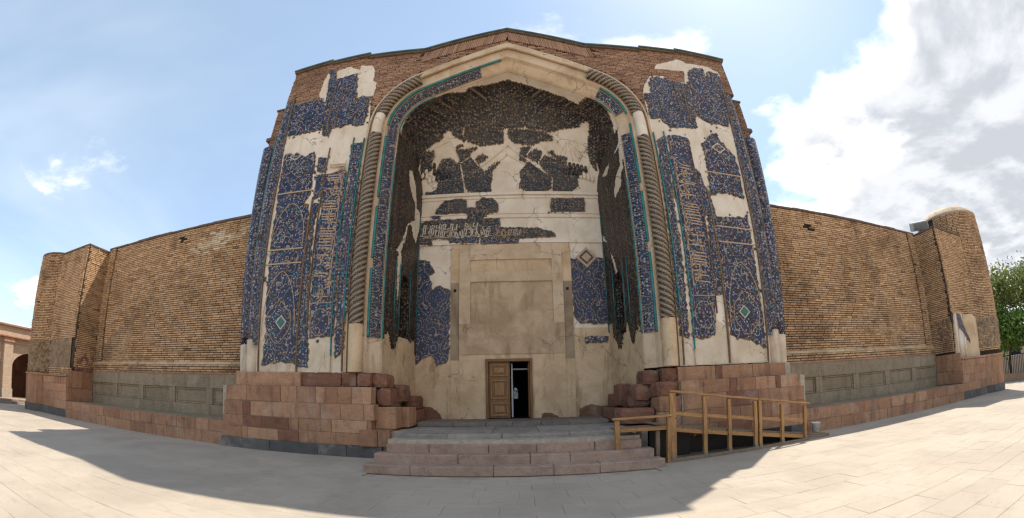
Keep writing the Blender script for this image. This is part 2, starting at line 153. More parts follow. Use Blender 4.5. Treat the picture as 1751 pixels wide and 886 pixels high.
def m_tile(name,cell=.12,base=((.003,.004,.010),(.011,.018,.072)),pale=(.43,.42,.42),ochre=(.30,.165,.075),turq=(.02,.17,.19),dirt=(.05,.034,.02),dirt_amt=.45,gloss=.35,line=1.0):
    """mosaic faience: navy ground, symmetrical scrollwork, rosettes and small leaves, worn and dusty in places"""
    m,t,b,p=new_mat(name)
    sp=N(t,'ShaderNodeSeparateXYZ'); t.links.new(p,sp.inputs[0])
    ax=math_n(t,'ADD',math_n(t,'ABSOLUTE',sp.outputs[0]),math_n(t,'MULTIPLY',sp.outputs[1],.8)); z=sp.outputs[2]
    def wv(kx,kz,ph): return math_n(t,'MULTIPLY',math_n(t,'COSINE',math_n(t,'ADD',math_n(t,'MULTIPLY',ax,kx/cell),ph)),math_n(t,'COSINE',math_n(t,'MULTIPLY',z,kz/cell)))
    gsc=math_n(t,'ADD',wv(.62,.46,.4),math_n(t,'ADD',math_n(t,'MULTIPLY',wv(1.31,1.07,1.3),.55),math_n(t,'MULTIPLY',wv(.27,.2,.0),.9)))
    fr=math_n(t,'ABSOLUTE',math_n(t,'SUBTRACT',math_n(t,'FRACT',math_n(t,'MULTIPLY',gsc,1.35)),.5))
    def vor(sc,rnd_=.6,feat='F1'):
        v=N(t,'ShaderNodeTexVoronoi'); v.feature=feat; v.inputs['Scale'].default_value=sc; v.inputs['Randomness'].default_value=rnd_; t.links.new(p,v.inputs['Vector']); return v
    col=mix_n(t,smooth_n(t,noise_n(t,p,5.5,5,.7),.36,.62),base[0],base[1])
    v3=vor(1/(cell*.5),.8); s3=N(t,'ShaderNodeSeparateColor'); t.links.new(v3.outputs['Color'],s3.inputs[0])
    leaf=math_n(t,'MULTIPLY',math_n(t,'LESS_THAN',v3.outputs['Distance'],.34),math_n(t,'GREATER_THAN',s3.outputs[0],.30))
    col=mix_n(t,leaf,col,ramp_n(t,s3.outputs[1],[(0,pale),(.2,ochre),(.5,(base[1][0]*2.0,base[1][1]*2,base[1][2]*1.7)),(.8,turq),(.88,pale)],'CONSTANT'))
    col=mix_n(t,math_n(t,'MULTIPLY',math_n(t,'LESS_THAN',fr,.055*line),.85),col,mix_n(t,.3,ochre,pale))
    v1=vor(1/(cell*1.15),.45); s1=N(t,'ShaderNodeSeparateColor'); t.links.new(v1.outputs['Color'],s1.inputs[0])
    on=math_n(t,'GREATER_THAN',s1.outputs[0],.35)
    fl=math_n(t,'MULTIPLY',math_n(t,'LESS_THAN',v1.outputs['Distance'],.33),on)
    col=mix_n(t,fl,col,ramp_n(t,s1.outputs[1],[(0,pale),(.4,(pale[0]*.9,pale[1]*.6,pale[2]*.45)),(.62,ochre),(.88,turq)],'CONSTANT'))
    col=mix_n(t,math_n(t,'MULTIPLY',math_n(t,'LESS_THAN',v1.outputs['Distance'],.12),on),col,base[0])
    d=noise_n(t,p,1.3,7,.68,.5); col=mix_n(t,math_n(t,'MULTIPLY',smooth_n(t,d,.46,.7),dirt_amt),col,dirt)
    t.links.new(col,b.inputs['Base Color']); b.inputs['Roughness'].default_value=gloss
    hs=math_n(t,'ADD',math_n(t,'MULTIPLY',noise_n(t,p,30,3,.6),.6),math_n(t,'ADD',leaf,math_n(t,'MULTIPLY',fl,.6)))
    bump(t,b,hs,.45,.012); return m
def m_plain(name,c1,c2,scale=6,rough=.6,bstr=.3,metal=0):
    m,t,b,p=new_mat(name); n=noise_n(t,p,scale,5,.6); t.links.new(mix_n(t,smooth_n(t,n,.3,.7),c1,c2),b.inputs['Base Color'])
    b.inputs['Roughness'].default_value=rough; b.inputs['Metallic'].default_value=metal; bump(t,b,n,bstr,.01); return m
def m_wood(name,c1,c2,c3):
    m,t,b,p=new_mat(name)
    tc=N(t,'ShaderNodeTexCoord'); q=stretch(t,tc.outputs['Object'],(14,14,1.6))
    n=noise_n(t,q,1.6,6,.65,.8); col=ramp_n(t,n,[(.3,c1),(.5,c2),(.68,c3)])
    r=rnd(t); col=mix_n(t,math_n(t,'MULTIPLY',r,.35),col,(.6,.5,.42),'MULTIPLY')
    k=N(t,'ShaderNodeTexVoronoi'); k.inputs['Scale'].default_value=5; t.links.new(tc.outputs['Object'],k.inputs['Vector'])
    col=mix_n(t,math_n(t,'LESS_THAN',k.outputs['Distance'],.10),col,(c1[0]*.35,c1[1]*.35,c1[2]*.35))
    t.links.new(col,b.inputs['Base Color']); b.inputs['Roughness'].default_value=.6; bump(t,b,n,.3,.006); return m
M={}
M['brick']=m_brick('brick_tan',(.25,.13,.06),(.43,.255,.13),(.62,.395,.22))
M['brick_red']=m_brick('brick_reddish',(.17,.088,.052),(.285,.155,.095),(.39,.235,.15),(.10,.06,.04))
M['mortar']=m_plain('dark_mortar',(.03,.019,.011),(.06,.038,.022),5,.95)
M['mortar_pale']=m_plain('pale_mortar',(.34,.28,.21),(.45,.38,.3),8,.95)
M['plaster']=m_plaster('white_plaster',(.68,.57,.44),(.80,.70,.575),(.48,.35,.225),.5,.9,.35)
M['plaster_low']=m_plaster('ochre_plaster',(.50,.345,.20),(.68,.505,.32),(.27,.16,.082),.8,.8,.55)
M['plaster_mid']=m_plaster('worn_cream_plaster',(.58,.46,.325),(.71,.595,.455),(.36,.26,.16),.65,1.2,.4)
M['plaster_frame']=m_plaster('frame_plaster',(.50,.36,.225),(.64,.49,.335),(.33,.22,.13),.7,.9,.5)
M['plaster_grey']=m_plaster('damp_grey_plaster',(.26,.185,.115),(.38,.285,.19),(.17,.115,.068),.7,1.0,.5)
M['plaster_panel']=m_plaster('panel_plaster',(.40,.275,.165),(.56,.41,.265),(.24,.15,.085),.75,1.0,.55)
M['bed']=m_plain('old_mortar_bed',(.16,.105,.06),(.30,.21,.13),9,.95,.6)
M['rubble']=m_stone('rubble',[(.22,.14,.08),(.36,.25,.15)],2.5,.95,(.07,.045,.03),.7,1.0)
M['redstone']=m_stone('red_sandstone',[(.36,.185,.10),(.40,.215,.118),(.45,.25,.142),(.32,.16,.086),(.39,.205,.115),(.48,.275,.16)],1.1,.88,(.13,.07,.048),.6,.8,True)
M['darkred']=m_stone('weathered_red_stone',[(.20,.088,.05),(.26,.118,.07),(.16,.072,.045)],1.3,.9,(.05,.03,.022),.5,.8)
M['greystone']=m_stone('dark_grey_stone',[(.085,.08,.075),(.13,.12,.11),(.10,.09,.085)],1.4,.85,(.04,.035,.03),.4,.6)
M['dado']=m_stone('grey_brown_stone',[(.25,.19,.12),(.31,.24,.155),(.28,.215,.14)],.8,.85,(.13,.095,.06),.5,.35,True)
M['step']=m_stone('pink_step_stone',[(.37,.245,.18),(.40,.275,.205),(.35,.23,.17)],1.2,.8,(.17,.115,.09),.6,.5)
M['steptop']=m_stone('grey_step_stone',[(.27,.24,.20),(.32,.285,.24),(.24,.21,.175)],1.2,.8,(.12,.11,.10),.5,.4)
def m_slab(name):
    m,t,b,p=new_mat(name); base=ramp_n(t,rnd(t),[(0,(.46,.385,.30)),(.5,(.495,.415,.325)),(1,(.475,.405,.32))])
    n=noise_n(t,p,.45,7,.62,.6); col=mix_n(t,math_n(t,'MULTIPLY',smooth_n(t,n,.40,.66),.7),base,(.37,.31,.245))
    n2=noise_n(t,stretch(t,p,(1.0,2.6,1)),2.2,6,.7,.4); col=mix_n(t,math_n(t,'MULTIPLY',smooth_n(t,n2,.50,.74),.55),col,(.33,.275,.22))
    f=noise_n(t,stretch(t,p,(5,13,5)),1.6,3,.6); col=mix_n(t,math_n(t,'MULTIPLY',smooth_n(t,f,.66,.72),.6),col,(.16,.125,.10))
    g=noise_n(t,p,38,3,.6); col=mix_n(t,math_n(t,'MULTIPLY',g,.3),col,(.6,.55,.5),'MULTIPLY')
    t.links.new(col,b.inputs['Base Color']); b.inputs['Roughness'].default_value=.8; bump(t,b,math_n(t,'ADD',g,math_n(t,'MULTIPLY',n2,2)),.35,.012); return m
M['step_dark']=m_stone('worn_brown_grey_stone',[(.17,.14,.115),(.22,.185,.15),(.19,.15,.12)],1.2,.8,(.10,.08,.065),.5,.5)
M['slab']=m_slab('pale_paving_stone')
M['joint']=m_plain('paving_joint',(.36,.295,.23),(.50,.41,.315),2,.95)
M['tile']=m_tile('blue_tile_mosaic',.13)
M['tile_fine']=m_tile('fine_blue_tile_mosaic',.105,pale=(.40,.38,.39),ochre=(.32,.185,.095))
M['tile_band']=m_tile('narrow_tile_mosaic',.095,((.003,.004,.010),(.010,.016,.064)),(.40,.38,.37),(.28,.16,.08))
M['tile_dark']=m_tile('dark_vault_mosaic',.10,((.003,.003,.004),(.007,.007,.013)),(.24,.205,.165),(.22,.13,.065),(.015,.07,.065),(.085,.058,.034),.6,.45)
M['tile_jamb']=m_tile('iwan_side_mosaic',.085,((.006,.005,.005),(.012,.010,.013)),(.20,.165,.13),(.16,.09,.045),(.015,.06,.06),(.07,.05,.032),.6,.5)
M['turq']=m_plain('turquoise_glaze',(.010,.10,.105),(.025,.21,.205),3.5,.35)
M['green']=m_plain('dark_green_glaze',(.015,.09,.08),(.04,.16,.14),20,.3)
M['cream']=m_plain('cream_inlay',(.50,.40,.28),(.62,.52,.40),12,.45)
M['ochre_inlay']=m_plain('ochre_inlay',(.40,.25,.13),(.52,.36,.22),12,.45)
M['rib']=m_plain('brown_terracotta_rib',(.12,.07,.035),(.22,.135,.07),8,.75)
M['rope']=m_tile('rope_mosaic',.06,((.16,.11,.065),(.27,.20,.12)),(.40,.32,.22),(.22,.13,.07),(.08,.10,.10),(.07,.045,.03),.5,.5,.6)
M['coping']=m_plain('weathered_copper_coping',(.05,.09,.08),(.10,.15,.13),3,.6)
M['coping_brick']=m_plain('dark_brick_coping',(.10,.065,.045),(.17,.115,.08),6,.9)
M['door']=m_wood('brown_door_wood',(.12,.055,.018),(.21,.10,.032),(.28,.14,.047))
M['door_light']=m_wood('door_moulding_wood',(.19,.09,.03),(.32,.165,.058),(.40,.22,.08))
M['pine']=m_wood('orange_pine',(.22,.105,.036),(.37,.19,.066),(.50,.28,.11))
M['pine_grey']=m_wood('greyed_pine',(.15,.10,.06),(.24,.17,.11),(.30,.22,.15))
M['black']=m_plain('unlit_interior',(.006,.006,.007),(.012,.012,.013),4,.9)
M['grey_metal']=m_plain('grey_painted_metal',(.30,.31,.30),(.42,.43,.42),10,.5)
M['white_metal']=m_plain('pale_painted_metal',(.6,.62,.62),(.7,.72,.72),10,.4)
M['glass']=m_plain('floodlight_glass',(.10,.11,.12),(.16,.17,.18),5,.1)
M['plastic']=m_plain('ivory_plastic',(.78,.74,.60),(.84,.80,.68),6,.4)
M['bark']=m_plain('bark',(.07,.05,.035),(.14,.10,.07),14,.95,.8)
def m_rope(name):
    m,t,b,p=new_mat(name); a=N(t,'ShaderNodeAttribute'); a.attribute_name='bc'
    n=noise_n(t,p,18,4,.6); col=ramp_n(t,math_n(t,'ADD',a.outputs['Fac'],math_n(t,'MULTIPLY',math_n(t,'SUBTRACT',n,.5),.35)),[(.25,(.018,.013,.011)),(.55,(.085,.055,.03)),(.8,(.19,.13,.075)),(1,(.32,.24,.15))])
    v=N(t,'ShaderNodeTexVoronoi'); v.inputs['Scale'].default_value=13; t.links.new(p,v.inputs['Vector']); col=mix_n(t,math_n(t,'MULTIPLY',math_n(t,'LESS_THAN',v.outputs['Distance'],.20),.7),col,(.42,.40,.38))
    d=noise_n(t,p,1.5,5,.6); col=mix_n(t,math_n(t,'MULTIPLY',smooth_n(t,d,.5,.7),.4),col,(.12,.085,.055))
    t.links.new(col,b.inputs['Base Color']); b.inputs['Roughness'].default_value=.5; bump(t,b,n,.4,.01); return m
M['rope']=m_rope('rope_mosaic')
def m_leaf(name,c1,c2):
    m,t,b,p=new_mat(name); a=N(t,'ShaderNodeAttribute'); a.attribute_name='bc'
    t.links.new(mix_n(t,a.outputs['Fac'],c1,c2),b.inputs['Base Color']); b.inputs['Roughness'].default_value=.55
    tr=N(t,'ShaderNodeBsdfTranslucent'); t.links.new(mix_n(t,a.outputs['Fac'],c1,c2),tr.inputs[0])
    ms=N(t,'ShaderNodeMixShader'); ms.inputs[0].default_value=.3; t.links.new(b.outputs[0],ms.inputs[1]); t.links.new(tr.outputs[0],ms.inputs[2])
    o=[n for n in t.nodes if n.type=='OUTPUT_MATERIAL'][0]; t.links.new(ms.outputs[0],o.inputs[0]); return m
M['leaf']=m_leaf('fresh_leaf',(.07,.14,.02),(.17,.27,.045)); M['leaf2']=m_leaf('pale_leaf',(.11,.15,.035),(.25,.28,.075))
def m_emit(name,c,s):
    m=bpy.data.materials.new(name); m.use_nodes=True; t=m.node_tree; t.nodes.clear(); e=N(t,'ShaderNodeEmission'); e.inputs[1].default_value=s
    g=N(t,'ShaderNodeNewGeometry'); n=noise_n(t,g.outputs['Position'],16,4,.7); t.links.new(mix_n(t,smooth_n(t,n,.45,.6),tuple(v*.25 for v in c),c),e.inputs[0])
    o=N(t,'ShaderNodeOutputMaterial'); t.links.new(e.outputs[0],o.inputs[0]); return m
M['daylit']=m_emit('daylit_lattice_window',(.75,.8,.82),.16)
# ---------------------------------------------------------------- builders
class MB:
    def __init__(s): s.v=[]; s.f=[]; s.c=[]
    def add(s,vs,fs,c=.5):
        k=len(s.v); s.v+= [tuple(v) for v in vs]
        for f in fs: s.f.append(tuple(i+k for i in f)); s.c.append(c)
    def box(s,x0,x1,y0,y1,z0,z1,c=.5):
        s.add([(x,y,z) for z in (z0,z1) for y in (y0,y1) for x in (x0,x1)],[(0,2,3,1),(4,5,7,6),(0,1,5,4),(2,6,7,3),(0,4,6,2),(1,3,7,5)],c)
    def mesh(s,name):
        me=bpy.data.meshes.new(name); me.from_pydata(s.v,[],s.f)
        a=me.attributes.new('bc','FLOAT','FACE'); a.data.foreach_set('value',s.c); me.update(); return me
    def build(s,name,mat,parent=None,smooth=False,kind=None,label=None,loc=None):
        me=s.mesh(name); me.materials.append(M[mat])
        if smooth: me.polygons.foreach_set('use_smooth',[True]*len(me.polygons))
        return link(name,me,parent,kind,label,loc)
def link(name,me,parent=None,kind=None,label=None,loc=None):
    o=bpy.data.objects.new(name,me); COL.objects.link(o)
    if parent is not None: o.parent=parent
    if kind: o['kind']=kind
    if label: o['label']=label
    if loc is not None: o.location=loc
    return o
def thing(name,label,cat,loc=(0,0,0),group=None):
    o=bpy.data.objects.new(name,None); COL.objects.link(o); o['label']=label; o['category']=cat; o['kind']='thing'; o.empty_display_size=.3
    if group: o['group']=group
    return o
def bevel_box(name,x0,x1,y0,y1,z0,z1,mat,parent=None,bev=.012,jit=.006,rough=0,label=None,kind=None):
    """one dressed stone: a box with worn, slightly uneven bevelled edges, origin at its centre"""
    c=Vector(((x0+x1)/2,(y0+y1)/2,(z0+z1)/2)); hx,hy,hz=(x1-x0)/2,(y1-y0)/2,(z1-z0)/2
    bm=bmesh.new(); bmesh.ops.create_cube(bm,size=1)
    for v in bm.verts: v.co=Vector((v.co.x*2*hx,v.co.y*2*hy,v.co.z*2*hz))
    b=min(bev,hx*.45,hy*.45,hz*.45)
    if rough:
        bmesh.ops.subdivide_edges(bm,edges=bm.edges[:],cuts=3,use_grid_fill=True)
        for v in bm.verts:
            n=v.co.copy(); f=Vector((n.x/hx,n.y/hy,n.z/hz)); k=sum(abs(a)>.98 for a in f)
            v.co*= (1-.10*rough*(k-1)) ; v.co+=Vector((R.uniform(-1,1),R.uniform(-1,1),R.uniform(-1,1)))*.028*rough
    else:
        if b>0: bmesh.ops.bevel(bm,geom=bm.edges[:],offset=b,segments=1,affect='EDGES')
        for v in bm.verts: v.co+=Vector((R.uniform(-1,1),R.uniform(-1,1),R.uniform(-1,1)))*jit*.5
    me=bpy.data.meshes.new(name); bm.to_mesh(me); bm.free(); me.materials.append(M[mat])
    if rough: me.polygons.foreach_set('use_smooth',[False]*len(me.polygons))
    return link(name,me,parent,kind,label,c)
def ragged(pts,step=.10,amp=.022):
    out=[]; n=len(pts)
    for i in range(n):
        a=Vector(pts[i]); b=Vector(pts[(i+1)%n]); L=(b-a).length; k=max(1,int(L/step))
        nrm=Vector((-(b-a).y,(b-a).x))/max(L,1e-6)
        for j in range(k): out.append(a+(b-a)*(j/k)+nrm*(R.uniform(-amp,amp) if (j or L<.5) else R.uniform(-amp,amp)*.5))
    return out
def prism(name,pts,to3,d0,d1,mat,parent=None,label=None):
    """flat plate of real thickness with the given outline: front at depth d1, back at d0"""
    tri=tessellate_polygon([[Vector((p[0],p[1],0)) for p in pts]]); n=len(pts); mb=MB()
    vs=[to3(p[0],p[1],d1) for p in pts]+[to3(p[0],p[1],d0) for p in pts]
    area=sum(pts[i][0]*pts[(i+1)%n][1]-pts[(i+1)%n][0]*pts[i][1] for i in range(n))
    fs=[tuple(t) for t in tri]+[(i,(i+1)%n,n+(i+1)%n,n+i) for i in range(n)]
    mb.add(vs,fs); me=mb.mesh(name); me.materials.append(M[mat])
    bm=bmesh.new(); bm.from_mesh(me); bmesh.ops.recalc_face_normals(bm,faces=bm.faces[:]); bm.to_mesh(me); bm.free()
    return link(name,me,parent,None,label)
def grown(pts,d):
    n=len(pts); out=[]; area=sum(pts[i][0]*pts[(i+1)%n][1]-pts[(i+1)%n][0]*pts[i][1] for i in range(n)); sg=1 if area>0 else -1
    for i in range(n):
        a,b,c=Vector(pts[i-1]),Vector(pts[i]),Vector(pts[(i+1)%n]); t=(c-a); L=max(t.length,1e-6); out.append(b+Vector((t.y,-t.x))/L*sg*d*R.uniform(.2,1.6))
    return out
def inside(pts,x,y):
    """vectorised point in polygon"""
    x=np.asarray(x,float); y=np.asarray(y,float); r=np.zeros(x.shape,bool); n=len(pts)
    for i in range(n):
        x1,y1=pts[i]; x2,y2=pts[(i+1)%n]
        if y1==y2: continue
        c=((y1>y)!=(y2>y))&(x<(x2-x1)*(y-y1)/(y2-y1)+x1); r^=c
    return r
def tube(name,path,rad,mat,parent,n=10,closed_ends=True,tone=None,smooth=True,label=None):
    """sweep along path (list of Vector); rad may be a function (i,phi,dist)"""
    mb=MB(); m=len(path); dist=0; rings=[]
    for i,p in enumerate(path):
        if i: dist+=(p-path[i-1]).length
        t=(path[min(i+1,m-1)]-path[max(i-1,0)]).normalized()
        ref=Vector((0,-1,0)) if abs(t.y)<.9 else Vector((1,0,0))
        u=t.cross(ref).normalized(); v=u.cross(t)
        ring=[]
        for k in range(n):
            ph=2*math.pi*k/n; r=rad(i,ph,dist) if callable(rad) else rad
            ring.append(p+(u*math.cos(ph)+v*math.sin(ph))*r)
        rings.append(ring)
    vs=[q for r in rings for q in r]; fs=[]
    for i in range(m-1):
        for k in range(n): fs.append((i*n+k,i*n+(k+1)%n,(i+1)*n+(k+1)%n,(i+1)*n+k))
    if closed_ends: fs+= [tuple(range(n)),tuple(range((m-1)*n,m*n))]
    mb.add(vs,fs)
    if tone:
        dd=[0]
        for i in range(1,m): dd.append(dd[-1]+(path[i]-path[i-1]).length)
        for q in range((m-1)*n): mb.c[q]=tone(2*math.pi*(q%n+.5)/n,(dd[q//n]+dd[q//n+1])/2)
    me=mb.mesh(name); me.materials.append(M[mat])
    bm=bmesh.new(); bm.from_mesh(me); bmesh.ops.recalc_face_normals(bm,faces=bm.faces[:]); bm.to_mesh(me); bm.free()
    if smooth: me.polygons.foreach_set('use_smooth',[True]*len(me.polygons))
    return link(name,me,parent,None,label)
BRICKS={}
def brick_template(L,H,dp,mat):
    key=(round(L,3),round(H,3),mat)
    if key not in BRICKS:
        ms=[]
        for i in range(14):
            mb=MB(); j=lambda a:R.uniform(-a,a); x,z=L/2,H/2
            f=[(-x+j(.008),-dp,-z+j(.004)),(x+j(.008),-dp,-z+j(.004)),(x+j(.008),-dp,z+j(.004)),(-x+j(.008),-dp,z+j(.004))]
            b=[(-x,.03,-z),(x,.03,-z),(x,.03,z),(-x,.03,z)]
            mb.add(f+b,[(0,1,2,3),(0,4,5,1),(1,5,6,2),(2,6,7,3),(3,7,4,0)],min(1,max(0,R.gauss(.5,.17))))
            me=mb.mesh('brick'); me.materials.append(M[mat]); ms.append(me)
        BRICKS[key]=ms
    return BRICKS[key]
def brick_field(parent,frame,u0,u1,z0,z1,keep=None,L=.40,H=.094,gap=.032,dp=.055,mat='brick',singles=300,label=None):
    """courses of single bricks; frame(u)->(point at z=0, outward normal). The largest in view are objects of their own"""
    items=[]; nz=int(round((z1-z0)/H)); H=(z1-z0)/nz
    for r in range(nz):
        z=z0+(r+.5)*H; u=u0-R.uniform(0,L)
        while u<u1:
            l=L*R.uniform(.84,1.16) if R.random()>.08 else L*.55
            a,b=max(u,u0),min(u+l,u1); u+=l
            if b-a<.08: continue
            uc=(a+b)/2
            if keep and not keep(uc,z): continue
            if R.random()<.0007: continue
            items.append((uc,z,b-a))
    def dist(it):
        p,n=frame(it[0]); return ((p.x-CAM.x)**2+(p.y-CAM.y)**2+(it[1]-CAM.z)**2)/max(.05,(-(p-CAM).to_2d().normalized()).dot(n.to_2d()))
    full=[it for it in items if it[2]>L*.8]
    full.sort(key=dist); chosen=set(id(x) for x in full[:singles])
    tm=brick_template(L-gap,H-gap,dp,mat); mb=MB()
    for it in items:
        p,n=frame(it[0]); n=n.normalized(); t=Vector((-n.y,n.x,0)); pos=Vector((p.x,p.y,it[1]))+n*R.uniform(-.012,.012)
        if id(it) in chosen:
            o=bpy.data.objects.new('brick',R.choice(tm)); COL.objects.link(o); o.parent=parent
            o.scale=((it[2]-gap)/(L-gap),1,1); o.location=pos; o.rotation_euler=(R.uniform(-.03,.03),R.uniform(-.008,.008),math.atan2(n.y,n.x)+math.pi/2+R.uniform(-.01,.01))
        else:
            x=(it[2]-gap)/2; z=(H-gap)/2; q=[]
            for d in (dp+R.uniform(-.006,.006),-.03):
                for (a,b) in ((-x,-z),(x,-z),(x,z),(-x,z)): q.append(pos+t*a+Vector((0,0,b))+n*d)
            mb.add(q,[(0,1,2,3),(0,4,5,1),(1,5,6,2),(2,6,7,3),(3,7,4,0)],min(1,max(0,R.gauss(.5,.17))))
    if mb.f: mb.build('brickwork',mat,parent,kind='stuff')
def flat_frame(origin,udir,ndir):
    o,u_,n_=Vector(origin),Vector(udir),Vector(ndir)
    return lambda u:(o+u_*u,n_)
# ================================================================ ground
g=MB(); g.box(-900,900,-900,900,-.5,-.03); go=g.build('ground','joint',kind='structure')
pv=bpy.data.objects.new('pavement',None); COL.objects.link(pv); pv['kind']='structure'
slabs=[]; SL,SW=.92,.52; row=0; y=-10.9
while y<12:
    x=-37-(SL*.5 if row%2 else 0)+R.uniform(-.1,.1)
    while x<40:
        l=SL*R.uniform(.8,1.2); xc=x+l/2
        if (y<-.2 or abs(xc)>24.2) and not (abs(xc)<3.3 and y+SW>-2.65): slabs.append((x,x+l,y,y+SW))
        x+=l
    y+=SW; row+=1
def slab_score(s):
    cx,cy=(s[0]+s[1])/2-CAM.x,(s[2]+s[3])/2-CAM.y; d=math.hypot(cx,cy); az=abs(math.atan2(cx,cy)); return d if (az<1.25 and d>4.2+1.1*az) else 1e6
order=sorted(range(len(slabs)),key=lambda i:slab_score(slabs[i])); single=set(order[:300]); mb=MB()
for i,(x0,x1,y0,y1) in enumerate(slabs):
    gp=.0018; z=R.uniform(-.0015,.0015)
    if i in single:
        bevel_box('paving_slab',x0+gp,x1-gp,y0+gp,y1-gp,-.029,z,'slab',pv,bev=.003,jit=.002)
    else:
        b=.003; a=[(x0+gp,y0+gp),(x1-gp,y0+gp),(x1-gp,y1-gp),(x0+gp,y1-gp)]; t=[(x0+gp+b,y0+gp+b),(x1-gp-b,y0+gp+b),(x1-gp-b,y1-gp-b),(x0+gp+b,y1-gp-b)]
        tz=[z+R.uniform(-.002,.002) for _ in range(4)]
        mb.add([(p[0],p[1],-.029) for p in a]+[(p[0],p[1],z-.003) for p in a]+[(p[0],p[1],q) for p,q in zip(t,tz)],
               [(8,9,10,11)]+[(4+k,4+(k+1)%4,8+(k+1)%4,8+k) for k in range(4)]+[(k,(k+1)%4,4+(k+1)%4,4+k) for k in range(4)])
mb.build('paving_slabs','slab',pv,kind='stuff')
# ================================================================ portal
A0,RR,ZS,AP=4.95,2.7,11.0,15.03
NJ,NA,NL=24,14,12
def arch(d,zb=2.42):
    a,r=A0-d,RR-d; ap=AP-d/math.cos(math.radians(25)); p=[(-a,zb+(ZS-zb)*i/NJ) for i in range(NJ)]
    for i in range(NA+1):
        f=math.radians(180-65*i/NA); p.append((-A0+RR+r*math.cos(f),ZS+r*math.sin(f)))
    x0,z0=p[-1]
    for i in range(1,NL+1): p.append((x0*(1-i/NL),z0+(ap-z0)*i/NL))
    return p+[(-x,z) for x,z in reversed(p[:-1])]
NP=len(arch(0))
portal=thing('entrance_portal','tall pointed-arch portal with blue tile mosaic, rope mouldings and bare plaster patches','portal')
ROOF=[(-9.0,14.95),(-7.2,15.12),(-7.2,15.02),(-5.52,15.10),(-5.52,14.96),(-3.2,14.86),(0,15.9),(3.0,14.95),(5.3,15.02),(5.3,15.14),(6.9,15.22),(6.9,15.32),(9.2,15.24)]
outl=[(-8.25,2.3),(-8.3,9.0),(-8.62,12.6),(-9.0,13.2)]+ROOF+[(9.2,13.2),(8.62,12.6),(8.3,9.0),(8.25,2.3),(A0,2.3)]+[(x,z) for x,z in reversed(arch(0))]+[(-A0,2.3)]
fy=lambda x,z,d:(x,-d,z)
prism('front_wall',outl,fy,-.55,-.06,'mortar',portal)
mb=MB()
for s in (-1,1):
    mb.box(*sorted((s*4.15,s*8.99)),.56,9,0,14.7)
    mb.box(*sorted((s*8.99,s*9.42)),.95,9,0,13.7); mb.box(*sorted((s*9.42,s*10.05)),.95,9,9.05,13.7)
mb.box(-9,9,.56,9,14.3,14.72); mb.box(-4.14,4.14,7,9,0,14.29)
mb.build('core','mortar',portal)
# stepped recess of the arch, swept round the opening
def sweep(name,prof,mat,i0=0,i1=None,parent=portal,smooth=False,label=None):
    i1=NP-1 if i1 is None else i1; rows=[arch(d) for d,_ in prof]; mb=MB(); n=len(prof)
    vs=[(rows[j][i][0],prof[j][1],rows[j][i][1]) for i in range(i0,i1+1) for j in range(n)]
    fs=[(i*n+j,i*n+j+1,(i+1)*n+j+1,(i+1)*n+j) for i in range(i1-i0) for j in range(n-1)]
    mb.add(vs,fs); return mb.build(name,mat,parent,smooth,label=label)
sweep('arch_reveal',[(-.05,-.015),(.02,-.015),(.02,.12),(.60,.14),(.66,.30),(.93,.52),(.98,.60),(.98,.75)],'plaster_frame')
# plaster facing on the piers
def pier_outline(top,side):
    if side<0: return [(-8.25,2.42)]+[tuple(p) for p in top]+[(-4.99,10.9),(-4.99,2.42)]
    return [(4.99,2.42),(4.99,10.9)]+[tuple(p) for p in top]+[(8.28,2.42)]
tp=[p for p in PLAS_L]; tp[0]=[-8.62,tp[0][1]]; tp[-1]=[-4.95,tp[-1][1]]
prism('plaster_facing',[(-8.25,2.42),(-8.3,8.5)]+[tuple(p) for p in ragged([tuple(p) for p in tp],.12,.03)[:-6]]+[(-5.0,11.6),(-5.0,2.42)],fy,-.05,.02,'plaster',portal)
tp=[p for p in PLAS_R]; tp[0]=[5.0,tp[0][1]]
prism('plaster_facing',[(5.0,2.42),(5.0,11.6)]+[tuple(p) for p in ragged([tuple(p) for p in tp],.12,.03)[:-6]]+[(8.62,13.9),(8.62,11),(8.28,8.5),(8.28,2.42)],fy,-.05,.02,'plaster',portal)
# tile mosaic plates, outlines as they survive
MT_L=['tile','tile','tile_band','tile_band','tile_band','tile_band','tile_fine','tile_fine','tile_band','tile_band']
MT_R=['tile','tile_band','tile_fine','tile_band','tile','tile','tile_band','tile_fine','tile_band']
for T,MT in ((TILE_L,MT_L),(TILE_R,MT_R)):
    for i,pts in enumerate(T):
        rg=ragged([tuple(p) for p in pts],.08,.035); prism('mortar_bed',grown(rg,.035),fy,.01,.030+.0012*i,'bed',portal)
        prism('tile_panel',rg,fy,.02,.055+.0016*i,MT[i],portal)
        for _ in range(5):    # loose fragments left along the broken edge
            k=R.randrange(len(rg)); c=Vector(grown(rg,.11)[k]); n=R.randint(5,7); rr=R.uniform(.03,.07)
            prism('tile_fragment',[(c.x+rr*R.uniform(.5,1.2)*math.cos(2*math.pi*q/n),c.y+rr*R.uniform(.5,1.2)*math.sin(2*math.pi*q/n)) for q in range(n)],fy,.015,.047+.0009*len(rg)%.004,MT[i],portal)
for s in (-1,1):   # lower painted plaster where tiles have gone is browner
    pass
